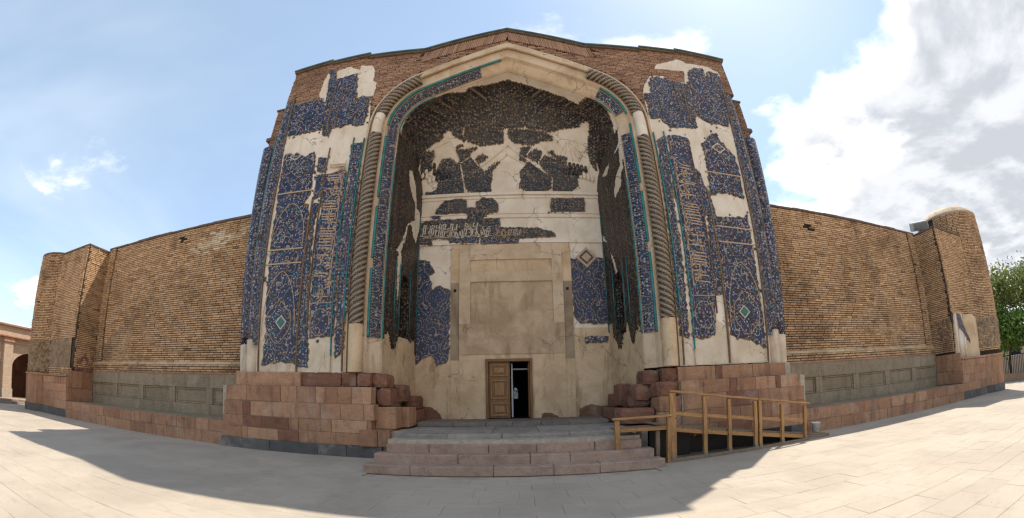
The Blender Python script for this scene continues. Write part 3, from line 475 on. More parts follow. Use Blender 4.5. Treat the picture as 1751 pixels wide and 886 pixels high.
# raised ribs and turquoise fillets between the panels
def rib(x0,z0,x1,z1,wd,mat,dp=.09,name='panel_rib'):
    mb=MB(); h=wd/2; vs=[]
    for (x,z) in ((x0,z0),(x1,z1)):
        for (a,d) in ((-h,.03),(-h*.6,dp),(h*.6,dp),(h,.03)): vs.append((x+a,-d,z))
    mb.add(vs,[(0,1,5,4),(1,2,6,5),(2,3,7,6),(0,3,2,1),(4,5,6,7)]); mb.build(name,mat,portal)
for s in (-1,1):
    top=13.4 if s<0 else 13.2
    rib(s*8.18,2.44,s*8.36,9.9,.05,'rib'); rib(s*8.44,10.9,s*8.60,top,.05,'rib')
    rib(s*6.66,2.44,s*6.66,8.3,.07,'rib'); rib(s*6.66,11.2,s*6.72,top,.07,'rib')
    rib(s*6.33,4.0,s*6.34,10.3,.035,'rib'); rib(s*6.33,11.3,s*6.38,top,.035,'rib')
    rib(s*5.44,2.9,s*5.44,10.6,.045,'turq',.085,'turquoise_fillet'); rib(s*5.03,4.1,s*5.03,10.5,.05,'turq',.10,'turquoise_fillet')
    rib(s*5.05,2.44,s*5.05,4.1,.05,'rib')
    rib(s*5.44,2.44,s*5.44,2.9,.04,'plaster_low')
# tiled splay behind the corner columns, and the strip beside the outer panel
for s in (-1,1):
    def spl(z0,z1,xa,xb,ya,yb,mat):
        mb=MB(); mb.add([(s*xa[0],ya,z0),(s*xb[0],yb,z0),(s*xb[1],yb,z1),(s*xa[1],ya,z1)],[(0,1,2,3)]); mb.build('splay',mat,portal)
    spl(3.45,11.5,(8.24,8.42),(9.55,10.08),.02,.93,'tile_band'); spl(2.2,3.45,(8.24,8.24),(9.5,9.55),.02,.93,'plaster'); spl(11.5,13.5,(8.42,8.55),(9.3,9.4),.02,.93,'tile_band')
    prism('tile_panel',ragged([(s*8.20,3.3),(s*8.46,3.3),(s*8.60,10.0),(s*8.72,13.3),(s*8.60,13.3),(s*8.36,9.9)],.12,.015),fy,.015,.046,'tile_band',portal)
    prism('worn_plaster',ragged([(s*5.0,2.43),(s*8.25,2.43),(s*8.25,3.5),(s*7.5,3.7),(s*6.6,3.6),(s*5.8,4.2),(s*5.0,3.9)],.12,.03),fy,.0,.028,'plaster_low' if False else 'plaster_mid',portal)
# green rhombus inlays
def rhomb(cx,cz,w,h,mat,mat2):
    fr=prism('rhombus_frame',[(cx-w,cz),(cx,cz-h),(cx+w,cz),(cx,cz+h)],fy,.05,.075,mat2,portal)
    prism('rhombus',[(cx-w*.78,cz),(cx,cz-h*.78),(cx+w*.78,cz),(cx,cz+h*.78)],fy,.07,.082,mat,fr)
rhomb(-7.33,4.0,.22,.24,'green','cream'); rhomb(7.37,4.05,.22,.22,'green','cream'); rhomb(7.56,10.15,.30,.24,'tile_band','cream'); rhomb(-7.75,10.2,.28,.2,'tile_band','cream')
# drawn outlines inside the big panels: pointed heads and medallions
def ribbon(name,pts,w,mat,d0=.055,d1=.074):
    n=len(pts); L=[];Rr=[]
    for i in range(n):
        a,b=Vector(pts[max(0,i-1)]),Vector(pts[min(n-1,i+1)]); t=(b-a).normalized(); q=Vector((-t.y,t.x))*w/2; L.append(Vector(pts[i])+q); Rr.append(Vector(pts[i])-q)
    prism(name,[tuple(p) for p in L]+[tuple(p) for p in reversed(Rr)],fy,d0,d1,mat,portal)
for s in (-1,1):
    xa,xb=s*6.80,s*8.12; xc=(xa+xb)/2
    for zb,h in (((6.62,1.55),(3.6,2.1)) if s<0 else ((3.6,2.1),)):
        pts=[]
        for i in range(13):
            f=i/12; x=xa+(xc-xa)*(1-math.cos(f*math.pi/2)**1.3 if f<1 else 1); pts.append((x,zb+h*math.sin(f*math.pi/2)**.8))
        ribbon('panel_outline',pts,.018,'ochre_inlay'); ribbon('panel_outline',[(2*xc-x,z) for x,z in pts],.018,'ochre_inlay',.055,.075)
    ribbon('medallion_outline',[(xc+.50*math.cos(2*math.pi*k/24),4.02+.62*math.sin(2*math.pi*k/24)*(1+.12*math.cos(8*math.pi*k/24))) for k in range(25)],.014,'ochre_inlay',.055,.072)
    xm=s*5.88; ribbon('medallion_outline',[(xm+.34*math.cos(2*math.pi*k/20),3.95+.42*math.sin(2*math.pi*k/20)) for k in range(21)],.013,'ochre_inlay',.055,.072)
    for z in (4.55,): ribbon('panel_outline',[(s*5.48,z),(s*6.30,z)],.018,'ochre_inlay',.055,.0735)
# horizontal bands that divide the large panels
for s,z in ((-1,6.45),(-1,5.95),(1,6.9),(1,6.35),(-1,8.6),(1,9.0)):
    prism('band_fillet',[(s*6.75,z-.02),(s*8.2,z+.02),(s*8.2,z+.065),(s*6.75,z+.02)] if s<0 else [(6.75,z+.02),(8.2,z-.02),(8.2,z+.025),(6.75,z+.06)],fy,.04,.078,'ochre_inlay',portal)
# calligraphy strokes inlaid in the tile
def calligraphy(name,length,height,to3,mat,parent,w=.028,seed=1,dens=1.0):
    r=random.Random(seed); mb=MB()
    def stroke(pts,w0):
        n=len(pts)
        for i in range(n-1):
            a,b=Vector(pts[i]),Vector(pts[i+1]); d=(b-a); L=max(d.length,1e-6); nn=Vector((-d.y,d.x))/L
            k0=w0*(.55+.45*math.sin(math.pi*(i+.3)/n)); k1=w0*(.55+.45*math.sin(math.pi*(i+1.3)/n))
            q=[a+nn*k0,a-nn*k0,b-nn*k1,b+nn*k1]
            mb.add([to3(p.x,p.y,0) for p in q]+[to3(p.x,p.y,1) for p in q],[(4,5,6,7),(0,1,5,4),(2,3,7,6),(1,2,6,5),(3,0,4,7)])
    def curve(p0,p1,p2,p3,w0,n=9): 
        pts=[]
        for i in range(n+1):
            f=i/n; g=1-f; pts.append((g**3*p0[0]+3*g*g*f*p1[0]+3*g*f*f*p2[0]+f**3*p3[0],g**3*p0[1]+3*g*g*f*p1[1]+3*g*f*f*p2[1]+f**3*p3[1]))
        stroke(pts,w0)
    u=.06; H=height
    while u<length-.12:
        k=r.random()
        if k<.55:   # upright letters: tall stem with a flag, foot turning to the left
            t=H*r.uniform(.86,.97); bz=H*r.uniform(.14,.24); curve((u+.02,t),(u+.015,t*.7),(u-.01,bz*1.6),(u-.02,bz),w*1.15); curve((u+.02,t),(u+.045,t-.01),(u+.05,t-.03),(u+.055,t-.05),w*.9,4)
            if r.random()<.6: curve((u-.02,bz),(u-.04,bz-.03),(u-.09,bz-.02),(u-.12,bz+.04),w,5)
            u+=r.uniform(.085,.12)/dens
        elif k<.8:  # wide bowl sweeping under the line
            rr=H*r.uniform(.28,.42); bz=H*r.uniform(.22,.32); curve((u+rr*.5,bz+.08),(u+rr*.55,bz-.20),(u-rr*.4,bz-.22),(u-rr*.55,bz+.05),w*1.2); curve((u+rr*.5,bz+.08),(u+rr*.42,bz+.16),(u+rr*.3,bz+.12),(u+rr*.36,bz+.04),w,6)
            u+=r.uniform(.10,.15)/dens
        else:       # knotted loop with a rising tail
            rr=H*.10; cz=H*r.uniform(.42,.66); stroke([(u+rr*math.cos(j*.75),cz+rr*.8*math.sin(j*.75)) for j in range(10)],w); curve((u-rr,cz),(u-rr*2.2,cz-.06),(u-rr*3,cz+.02),(u-rr*3.6,cz+.12),w)
            u+=r.uniform(.08,.12)/dens
        du,dz=r.uniform(-.06,.06),H*r.uniform(.3,.8); stroke([(u+du,dz),(u+du+.022,dz+.022)],w*1.1)
    stroke([(.03,H*.10),(length*.33,H*.085),(length*.66,H*.105),(length-.05,H*.09)],w*.6)
    return mb.build(name,mat,parent,kind='stuff')
calligraphy('inscription',5.0,.72,lambda a,b,d:(-5.52-b,-(.062+.012*d),4.7+a),'ochre_inlay',portal,.017,3)
calligraphy('inscription',4.6,.72,lambda a,b,d:(5.52+b,-(.062+.012*d),9.4-a),'ochre_inlay',portal,.017,5)
# brick top of the portal
def roof_z(x):
    for (a,b) in zip(ROOF,ROOF[1:]):
        if a[0]<=x<=b[0] and b[0]>a[0]: return a[1]+(b[1]-a[1])*(x-a[0])/(b[0]-a[0])
    return 15
def arch_top(x,d):
    x=abs(x); r=RR-d; xc=A0-RR
    if x>A0-d: return -1
    if x>xc+r*math.cos(math.radians(65)): return ZS+math.sqrt(max(0,r*r-(x-xc)**2))
    return AP-d/math.cos(math.radians(25))-.4663*x
def keep_top(x,z): return (abs(x)<8.62 or z>13.2) and z<roof_z(x)-.05-(.62 if abs(x)<3.4 else 0) and z>arch_top(x,-.06)
brick_field(portal,flat_frame((0,.055,0),(1,0,0),(0,-1,0)),-9.0,9.15,11.6,15.4,keep_top,L=.34,H=.085,gap=.024,mat='brick_red')
for s in (-1,1):
    brick_field(portal,flat_frame((0,.96,0),(1,0,0),(0,-1,0)),*sorted((s*9.1,s*10.05)),9.0,13.68,None,L=.36,H=.085,mat='brick_red',singles=0)
    bevel_box('cornice',*sorted((s*9.6,s*10.22)),.86,1.6,12.05,12.22,'coping_brick',portal)
    bevel_box('coping',*sorted((s*8.95,s*10.12)),.88,1.6,13.70,13.79,'coping_brick',portal)
# voussoirs of the gable and the copper-edged coping
for s in (-1,1):
    n=44
    for i in range(n):
        x=s*(3.28-(i+.5)*3.28/n); z=roof_z(x); ang=math.atan2(15.9-14.9,3.1)*(-s)
        tm=brick_template(.054,.56,.05,'brick_red'); o=bpy.data.objects.new('voussoir_brick',R.choice(tm)); COL.objects.link(o); o.parent=portal
        o.location=(x,.0,z-.41+R.uniform(-.01,.01)); o.rotation_euler=(0,-(-ang),0) if False else (0,ang+R.uniform(-.02,.02)+s*.10,0)
for (a,b) in zip(ROOF,ROOF[1:]):
    if b[0]-a[0]<.1: continue
    mb=MB(); y0,y1=-.16,.6
    for (z0,z1,yy,mt) in ((.0,.07,y0,'coping'),): 
        vs=[]
        for (x,z) in ((a[0]-.02,a[1]),(b[0]+.02,b[1])): vs+= [(x,y0,z-.01),(x,y0,z+.055),(x,y1,z+.055),(x,y1,z-.01)]
        mb.add(vs,[(0,1,5,4),(1,2,6,5),(2,3,7,6),(3,0,4,7),(0,3,2,1),(4,5,6,7)])
    mb.build('coping','coping',portal)
    mb=MB(); vs=[]
    for (x,z) in ((a[0],a[1]),(b[0],b[1])): vs+= [(x,-.10,z-.10),(x,-.10,z-.012),(x,.05,z-.012),(x,.05,z-.10)]
    mb.add(vs,[(0,1,5,4),(1,2,6,5),(2,3,7,6),(3,0,4,7),(0,3,2,1),(4,5,6,7)]); mb.build('coping_course','coping_brick',portal)
# plaster fascia under the gable
fa=[(x,z) for x,z in arch(-.04) if abs(x)<3.3 and z>12]; fb=[(x,z) for x,z in arch(.22) if abs(x)<3.3 and z>12]
prism('plaster_fascia',ragged(fa+fb[::-1],.2,.012),fy,-.05,.035,'plaster_frame',portal)
# rope mouldings
def path(d,y,i0,i1,sub=8):
    a=arch(d); out=[]
    for i in range(i0,i1):
        for k in range(sub): f=k/sub; out.append(Vector((a[i][0]*(1-f)+a[i+1][0]*f,y,a[i][1]*(1-f)+a[i+1][1]*f)))
    out.append(Vector((a[i1][0],y,a[i1][1]))); return out
def ropef(rad,hand): return lambda i,ph,d: rad*(.74+.30*abs(math.cos(2*(ph+hand*d*2*math.pi/.72))))
def ropet(hand): return lambda ph,d: abs(math.cos(2*(ph+hand*d*2*math.pi/.72)))
def dense(d,y,i0,i1,step=.035):
    p=path(d,y,i0,i1,4); out=[p[0]]; 
    for a,b in zip(p,p[1:]):
        k=max(1,int((b-a).length/step))
        out+= [a+(b-a)*(j/k) for j in range(1,k+1)]
    return out
IL=4; IG0,IG1=NJ-1,NJ+3; IE=NJ+NA+2
J=lambda i:NP-1-i
tube('rope_moulding',dense(.30,.03,IL,IG0),ropef(.235,1),'rope',portal,24,tone=ropet(1))
tube('rope_moulding',dense(.30,.03,IG1,IE-2),ropef(.235,1),'rope',portal,24,tone=ropet(1))
tube('plaster_roll',path(.30,.03,IG0,IG1),.19,'plaster',portal,14)
tube('rope_base',path(.30,.03,0,IL),.23,'plaster_low',portal,14)
tube('rope_moulding',dense(.30,.03,J(IG0-1),J(IL)),ropef(.235,-1),'rope',portal,24,tone=ropet(-1))
tube('rope_moulding',dense(.30,.03,J(IE-1),J(IG1-1)),ropef(.235,-1),'rope',portal,24,tone=ropet(-1))
tube('plaster_roll',path(.30,.03,J(IG1-1),J(IG0-1)),.20,'plaster',portal,14)
tube('rope_base',path(.30,.03,J(IL),J(0)),.23,'plaster_low',portal,14)
# turquoise rolls and the tile band between them
for a_,b_ in ((IL-1,IL+5),(IL+6,IL+11),(IL+12,IG0)): tube('turquoise_roll',path(.63,.20,a_,b_),.055,'turq',portal,10)
tube('turquoise_roll',path(.63,.20,IG1-2,IE+9),.055,'turq',portal,10)
for a_,b_ in ((J(IG0+1),J(IL+13)),(J(IL+12),J(IL+7)),(J(IL+6),J(IL-1))): tube('turquoise_roll',path(.63,.20,a_,b_),.055,'turq',portal,10)
tube('turquoise_roll',path(.63,.20,J(IE-4),J(IG1)),.055,'turq',portal,10)
for (i0,i1) in ((IL-1,IE+6),(J(IE-4),J(IG1+1)),(J(IG0),J(IL-1))):
    sweep('tile_band',[(.655,.262),(.70,.275),(.80,.355),(.90,.435),(.945,.515)],'tile_band',i0,i1)
    for d,y in ((.685,.262),(.925,.487)):
        mb=MB(); pp=dense(d,y,i0,i1,.09)
        for k,p in enumerate(pp): 
            e=.022; mb.add([p+Vector((e,0,0)),p+Vector((0,-e*1.5,0)),p+Vector((-e,0,0)),p+Vector((0,0,e)),p-Vector((0,0,e))],[(0,1,3),(1,2,3),(0,1,4),(1,2,4)])
        mb.build('bead_row','cream',portal,kind='stuff')
tube('turquoise_roll',path(.97,.585,IL-1,IG0-2),.035,'turq',portal,8)
tube('turquoise_roll',path(.97,.585,IG1-3,IE-1),.035,'turq',portal,8)
tube('turquoise_roll',path(.97,.585,J(IG0-5),J(IL-1)),.035,'turq',portal,8)
tube('turquoise_roll',path(.97,.585,J(IE-4),J(IG1+3)),.030,'turq',portal,8)
# engaged corner columns of the portal, lower part bare plaster
for s in (-1,1):
    def cp(x0,x1,y,z0,z1,n=12): return [Vector((s*(x0+(x1-x0)*i/n),y,z0+(z1-z0)*i/n)) for i in range(n+1)]
    tube('corner_column',cp(8.64,8.72,.26,3.5,7),.25,'tile_band',portal,14); tube('corner_column',cp(8.72,8.88,.26,7,13.5),.25,'tile_band',portal,14)
    tube('column_base',cp(8.62,8.64,.26,2.0,3.5),.25,'plaster_mid',portal,14)
    tube('corner_column',cp(9.26,9.72,.80,3.4,11.4),.34,'tile_fine',portal,14); tube('column_base',cp(9.2,9.26,.80,1.9,3.4),.34,'plaster_mid',portal,14)
    tube('panel_rib',cp(8.97,9.3,.42,2.5,11.8),.03,'turq' if s<0 else 'rib',portal,8)
# ---------------------------------------------------------------- iwan
def side3(sg):
    d=Vector((-sg*.47,2.4,0)).normalized(); n=Vector((-sg*2.4,-.47,0)).normalized(); p0=Vector((sg*3.97,.6,0))
    return lambda q,z,e:p0+d*q+Vector((0,0,z))+n*e
LQ=math.hypot(.47,2.4)
def zs_q(q):
    t=min(1,q/LQ); return 9.5+1.5*math.sqrt(max(0,1-t*t))
NIQ0,NIQ1,NIZ0,NIZ1,NIA=1.02,1.72,3.7,5.5,5.95
NICHE=[(NIQ0,NIZ0),(NIQ1,NIZ0),(NIQ1,NIZ1),((NIQ0+NIQ1)/2+.2,NIZ1+.3),((NIQ0+NIQ1)/2,NIA),((NIQ0+NIQ1)/2-.2,NIZ1+.3),(NIQ0,NIZ1)]
rng=np.random.default_rng(4)
def cells(name,us,vs,mask,to3,depth,mat,parent,skirt=True):
    """tile skin made of small pieces: kept cells form the plate, edges are ragged and have real thickness"""
    nu,nv=len(us)-1,len(vs)-1; ju=rng.uniform(-.35,.35,(nu+1,nv+1)); jv=rng.uniform(-.35,.35,(nu+1,nv+1))
    idx={}; mb=MB(); du=us[1]-us[0]; dv=vs[1]-vs[0]
    def P(i,j,e):
        k=(i,j,e)
        if k not in idx:
            idx[k]=len(mb.v); mb.v.append(tuple(to3(us[i]+ju[i,j]*du*.6,vs[j]+jv[i,j]*dv*.6,depth if e else 0.0)))
        return idx[k]
    for i in range(nu):
        for j in range(nv):
            if not mask[i,j]: continue
            mb.f.append((P(i,j,1),P(i+1,j,1),P(i+1,j+1,1),P(i,j+1,1))); mb.c.append(.5)
            if skirt:
                for (di,dj,a,b) in ((-1,0,(i,j),(i,j+1)),(1,0,(i+1,j),(i+1,j+1)),(0,-1,(i,j),(i+1,j)),(0,1,(i,j+1),(i+1,j+1))):
                    x,y=i+di,j+dj
                    if not(0<=x<nu and 0<=y<nv) or not mask[x,y]:
                        mb.f.append((P(*a,1),P(*b,1),P(*b,0),P(*a,0))); mb.c.append(.5)
    if mb.f: return mb.build(name,mat,parent)
for sg,STR in ((-1,STREAK_L),(1,STREAK_R)):
    to=side3(sg); us=np.linspace(-.02,LQ,50); vs=np.linspace(.8,11,205)
    uc=(us[:-1]+us[1:])/2; vc=(vs[:-1]+vs[1:])/2; U,V=np.meshgrid(uc,vc,indexing='ij')
    zt=9.5+1.5*np.sqrt(np.maximum(0,1-np.minimum(1,U/LQ)**2))
    niche=inside(NICHE,U,V)
    m=(V<zt+.05)&~niche
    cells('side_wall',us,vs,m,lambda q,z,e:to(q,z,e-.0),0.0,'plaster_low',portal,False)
    t=m&(V<zt)&(V>3.5+.25*np.sin(U*7)+rng.uniform(-.12,.12,U.shape))
    for S in STR: t&=~inside([tuple(p) for p in S],U+rng.uniform(-.03,.03,U.shape),V+rng.uniform(-.03,.03,U.shape))
    if sg>0: t&=~inside([tuple(p) for p in LOW_R[0]],U,V)
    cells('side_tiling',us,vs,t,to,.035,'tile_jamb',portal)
    # white plaster showing in the streaks high up
    for k,S in enumerate(STR):
        pm=np.zeros_like(t)
        pm|=inside([tuple(p) for p in S],U,V)&m&(V>4.4)
        if pm.any(): cells('plaster_patch',us,vs,pm,to,.012,'plaster',portal)
    # pointed niche
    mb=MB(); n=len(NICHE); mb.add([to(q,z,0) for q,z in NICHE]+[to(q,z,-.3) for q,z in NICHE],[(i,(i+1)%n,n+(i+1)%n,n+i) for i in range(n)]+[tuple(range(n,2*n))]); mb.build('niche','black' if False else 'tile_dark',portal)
    for q in (NIQ0-.06,NIQ1+.06,LQ-.08,.62): 
        tube('turquoise_fillet',[to(q,3.9,.04),to(q,6.2 if q<LQ-.2 else 8.6,.04)],.018,'turq',portal,6)
    for k in range(7):   # slanting guide lines cut in the mosaic
        z=5.2+.62*k; a,b=to(.1,z,.04),to(2.2,z+1.5,.04) 
        if k%2==0: tube('slanting_fillet',[a,a+(b-a)*.55],.010,'rib',portal,5)
# vault
def S_(s):
    x=abs(s)*3.97
    return (math.sqrt(max(0,1.72**2-(max(x,2.25)-2.25)**2)) if x>2.977 else 2.947-.4663*x)/2.947
def vault3(s,th,e=0):
    def p(s,th):
        t=math.sin(th); c=math.cos(th); zs=9.5+1.5*c; h=9.5+4.45*c; a=3.97-.47*t
        return Vector((s*a,.6+2.4*t,zs+(h-zs)*S_(s)))
    q=p(s,th)
    if not e: return q
    h=.004; s2=min(.995,max(-.995,s)); a=p(s2+h,th)-p(s2-h,th); b=p(s,min(1.56,th)+h)-p(s,max(.0,min(1.56,th)-h)); n=a.cross(b)
    if n.length<1e-9: return q
    n.normalize(); cpt=Vector((0,0,9.0))
    if n.dot(cpt-q)<0: n=-n
    return q+n*e
us=np.linspace(-1,1,121); vs=np.linspace(0,math.pi/2,61)
cells('vault',us,vs,np.ones((120,60),bool),lambda s,t,e:vault3(s,t,0),0,'plaster',portal,False)
us=np.linspace(-1,1,231); vs=np.linspace(0,math.pi/2,141); uc=(us[:-1]+us[1:])/2; vc=(vs[:-1]+vs[1:])/2; U,V=np.meshgrid(uc,vc,indexing='ij')
used=np.zeros(U.shape,bool)
for k,pts in enumerate(VAULT):
    m=inside([tuple(p) for p in pts],U+rng.uniform(-.008,.008,U.shape),V+rng.uniform(-.01,.01,U.shape))&~used
    used|=m
    g=m.copy(); g[1:]|=m[:-1]; g[:-1]|=m[1:]; g[:,1:]|=m[:,:-1]; g[:,:-1]|=m[:,1:]; g&=(rng.random(U.shape)>.25)|m
    cells('mortar_bed',us,vs,g,lambda s,t,e:vault3(s,t,e),.018,'bed',portal)
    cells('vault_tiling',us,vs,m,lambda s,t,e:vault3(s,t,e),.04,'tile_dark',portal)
for k,pts in enumerate(RIBS):
    tube('vault_rib',[vault3(s,t,.005) for s,t in pts],.038 if k<10 else .022,'plaster',portal,6)
# small stalactite cells of the two corner squinches
for s,t,n in ((-.83,1.22,5),(-.78,1.32,6),(.80,1.22,5),(.74,1.30,5),(.90,1.33,4),(-.90,1.12,4)):
    for i in range(n):
        q=vault3(s+(i-n/2)*.045*(1 if s<0 else 1),t,.03); w=.075; mb=MB(); ring=[]
        for j in range(6):
            f=math.pi*j/5; ring.append(Vector((-w*math.cos(f),-w*.9*math.sin(f),0)))
        vs_=[q+r_ for r_ in ring]+[q+r_*1.05+Vector((0,0,.24)) for r_ in ring]+[q+Vector((0,-.02,.36)),q+Vector((0,.02,-.08))]
        mb.add(vs_,[(j,j+1,7+j,6+j) for j in range(5)]+[(6+j,7+j,12) for j in range(5)]+[(j+1,j,13) for j in range(5)])
        mb.build('stalactite_cell','plaster' if (s>.85 or (s<0 and i<2)) else 'tile_dark',portal)
# ---------------------------------------------------------------- rear wall of the iwan
YB=3.0; rear=MB()
rear.box(-3.75,-2.2,YB,YB+.35,.5,9.55); rear.box(2.18,3.75,YB,YB+.35,.5,9.55); rear.box(-2.2,2.18,YB,YB+.35,7.3,9.55); rear.box(-2.2,-1.0,YB,YB+.35,.5,7.3); rear.box(.7,2.18,YB,YB+.35,.5,7.3); rear.box(-1.0,.7,YB,YB+.35,3.05,7.3)
rw=rear.build('rear_wall','plaster',portal)
def pl(x0,x1,z0,z1,y,mat='plaster_low',name='plaster_block',back=YB-.002):
    mb=MB(); mb.box(x0,x1,y,back,z0,z1); return mb.build(name,mat,rw)
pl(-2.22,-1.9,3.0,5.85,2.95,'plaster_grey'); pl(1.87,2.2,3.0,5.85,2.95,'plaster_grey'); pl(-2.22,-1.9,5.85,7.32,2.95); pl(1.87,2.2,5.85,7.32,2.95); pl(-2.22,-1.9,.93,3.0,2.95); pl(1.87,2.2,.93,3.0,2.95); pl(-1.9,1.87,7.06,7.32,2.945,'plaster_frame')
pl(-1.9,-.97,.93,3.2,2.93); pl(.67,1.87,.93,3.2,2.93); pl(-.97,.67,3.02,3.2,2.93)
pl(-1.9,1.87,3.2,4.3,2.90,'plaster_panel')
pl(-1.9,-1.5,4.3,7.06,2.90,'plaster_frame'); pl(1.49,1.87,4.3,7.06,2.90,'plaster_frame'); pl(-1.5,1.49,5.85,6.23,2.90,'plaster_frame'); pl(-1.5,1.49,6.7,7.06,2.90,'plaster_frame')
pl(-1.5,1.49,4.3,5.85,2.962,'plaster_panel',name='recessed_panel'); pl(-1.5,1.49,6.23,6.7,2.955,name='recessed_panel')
pl(-3.62,-2.22,.93,2.05,2.97); pl(-3.62,-2.22,2.05,3.3,2.985); pl(2.2,3.62,.93,4.1,2.975)
for z0,z1,d in ((7.36,7.52,.06),(8.42,8.55,.05),(8.60,8.66,.03),(9.28,9.36,.04),(9.42,9.55,.07)):
    pl(-3.6,3.6,z0,z1,YB-d,'plaster','string_course')
pl(-.62,-.55,7.3,9.3,2.975,'plaster','string_course'); pl(1.45,1.52,8.6,9.55,2.97,'plaster','string_course')
for x,z in ((-2.06,5.55),(2.03,5.55)):
    mb=MB(); mb.box(x-.045,x+.045,2.93,2.948,z-.05,z+.05); mb.build('socket','black',rw)
fb3=lambda x,z,d:(x,YB-d,z)
for i,pts in enumerate(TILE_B):
    rg=ragged([tuple(p) for p in pts],.07,.03); prism('mortar_bed',grown(rg,.03),fb3,-.01,.030+.0012*i+(.03 if i in (3,4,5,6,7) else 0)+(.02 if i in (8,9,11) else 0),'bed',rw)
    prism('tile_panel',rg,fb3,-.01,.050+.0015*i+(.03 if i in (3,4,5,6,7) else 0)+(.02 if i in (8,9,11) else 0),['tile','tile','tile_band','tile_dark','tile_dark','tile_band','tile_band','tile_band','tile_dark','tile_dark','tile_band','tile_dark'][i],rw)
dm=prism('rhombus',[tuple(p) for p in DIAM_B],fb3,-.01,.075,'ochre_inlay',rw)
cxd,czd=sum(p[0] for p in DIAM_B)/4,sum(p[1] for p in DIAM_B)/4
for k in (.72,.46): prism('rhombus_line',[(cxd+(p[0]-cxd)*k,czd+(p[1]-czd)*k) for p in DIAM_B],fb3,.07,.078+(.72-k)*.02,'tile_band' if k>.5 else 'ochre_inlay',dm)
calligraphy('inscription',2.75,.66,lambda a,b,d:(-3.40+a,YB-.082-.012*d,7.60+b),'cream',rw,.016,11,1.35)
calligraphy('inscription',1.1,.32,lambda a,b,d:(-.55+a,YB-.084-.012*d,7.62+b),'ochre_inlay',rw,.012,12,1.2)
# exposed rough stone at the foot of the plaster
for pts in ([(-3.6,.93),(-3.6,1.35),(-3.35,1.42),(-3.0,1.36),(-2.75,1.25),(-2.6,1.08),(-2.55,.93)],[(2.3,.93),(2.32,1.2),(2.5,1.32),(2.8,1.36),(3.1,1.28),(3.4,1.3),(3.5,.93)],[(.95,.93),(1.0,1.08),(1.25,1.12),(1.5,1.0),(1.6,.93)]):
    prism('exposed_stone',ragged(pts,.08,.02),fb3,.0,.06 if abs(pts[0][0])>2 else .085,'darkred',rw)
# door
dr=thing('door','carved brown wooden double door, left leaf shut and right leaf open','door')
def bb(n,x0,x1,y0,y1,z0,z1,m,p,bev=.008): return bevel_box(n,x0,x1,y0,y1,z0,z1,m,p,bev,.002)
bb('door_frame',-.96,-.87,2.86,3.2,.93,3.03,'door',dr); bb('door_frame',.58,.67,2.86,3.2,.93,3.03,'door',dr); bb('door_frame',-.87,.58,2.86,3.2,2.93,3.03,'door',dr)
lf=bb('door_leaf',-.865,-.12,2.97,3.02,.95,2.925,'door',dr)
lf2=bb('door_leaf',.53,.577,3.03,3.75,.95,2.925,'door',dr)
def cpart(n,x0,x1,y0,y1,z0,z1,m,p):
    o=bb(n,x0,x1,y0,y1,z0,z1,m,None); o.parent=p; o.location=o.location-p.location; return o
for z0,z1 in ((2.42,2.84),(1.62,2.30),(1.03,1.50)):
    for (a,b,c,d) in ((-.80,-.75,z0,z1),(-.235,-.185,z0,z1),(-.75,-.235,z0,z0+.05),(-.75,-.235,z1-.05,z1)): cpart('panel_moulding',a,b,2.935,2.972,c,d,'door_light',lf)
    cpart('door_panel',-.66,-.325,2.94,2.972,z0+.12,z1-.12,'door_light',lf)
r2=random.Random(3); mb=MB()
for i in range(26):
    x,z=-.4925+r2.uniform(-.12,.12),1.96+r2.uniform(-.19,.19); rr=r2.uniform(.012,.03); 
    mb.add([(x-rr,2.951,z),(x,2.951,z-rr),(x+rr,2.951,z),(x,2.951,z+rr),(x,2.934,z)],[(0,1,4),(1,2,4),(2,3,4),(3,0,4)])
cv_=mb.build('carving','door',lf,kind='stuff'); cv_.location=-lf.location
bb('inner_door_post',-.08,-.02,3.42,3.48,.95,2.9,'white_metal',dr); bb('inner_door_rail',-.02,.53,3.42,3.47,2.66,2.72,'grey_metal',dr)
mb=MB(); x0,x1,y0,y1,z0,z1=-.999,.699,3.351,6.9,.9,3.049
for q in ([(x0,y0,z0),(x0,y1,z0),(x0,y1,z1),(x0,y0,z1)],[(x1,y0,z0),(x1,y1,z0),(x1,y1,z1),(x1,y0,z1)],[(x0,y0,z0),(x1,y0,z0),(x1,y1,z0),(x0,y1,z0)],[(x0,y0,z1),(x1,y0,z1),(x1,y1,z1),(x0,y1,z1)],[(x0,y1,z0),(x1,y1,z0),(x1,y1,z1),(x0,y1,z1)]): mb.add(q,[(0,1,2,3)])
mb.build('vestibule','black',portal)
wn=[(-.02,1.6),(.18,1.6),(.18,1.98),(.1,2.1),(.04,2.1),(-.02,1.98)]
prism('lattice_window',wn,lambda x,z,d:(x,6.85-d,z),0,.03,'daylit',portal)
bevel_box('window_bar',-.04,.2,6.78,6.81,1.93,1.96,'black',portal)
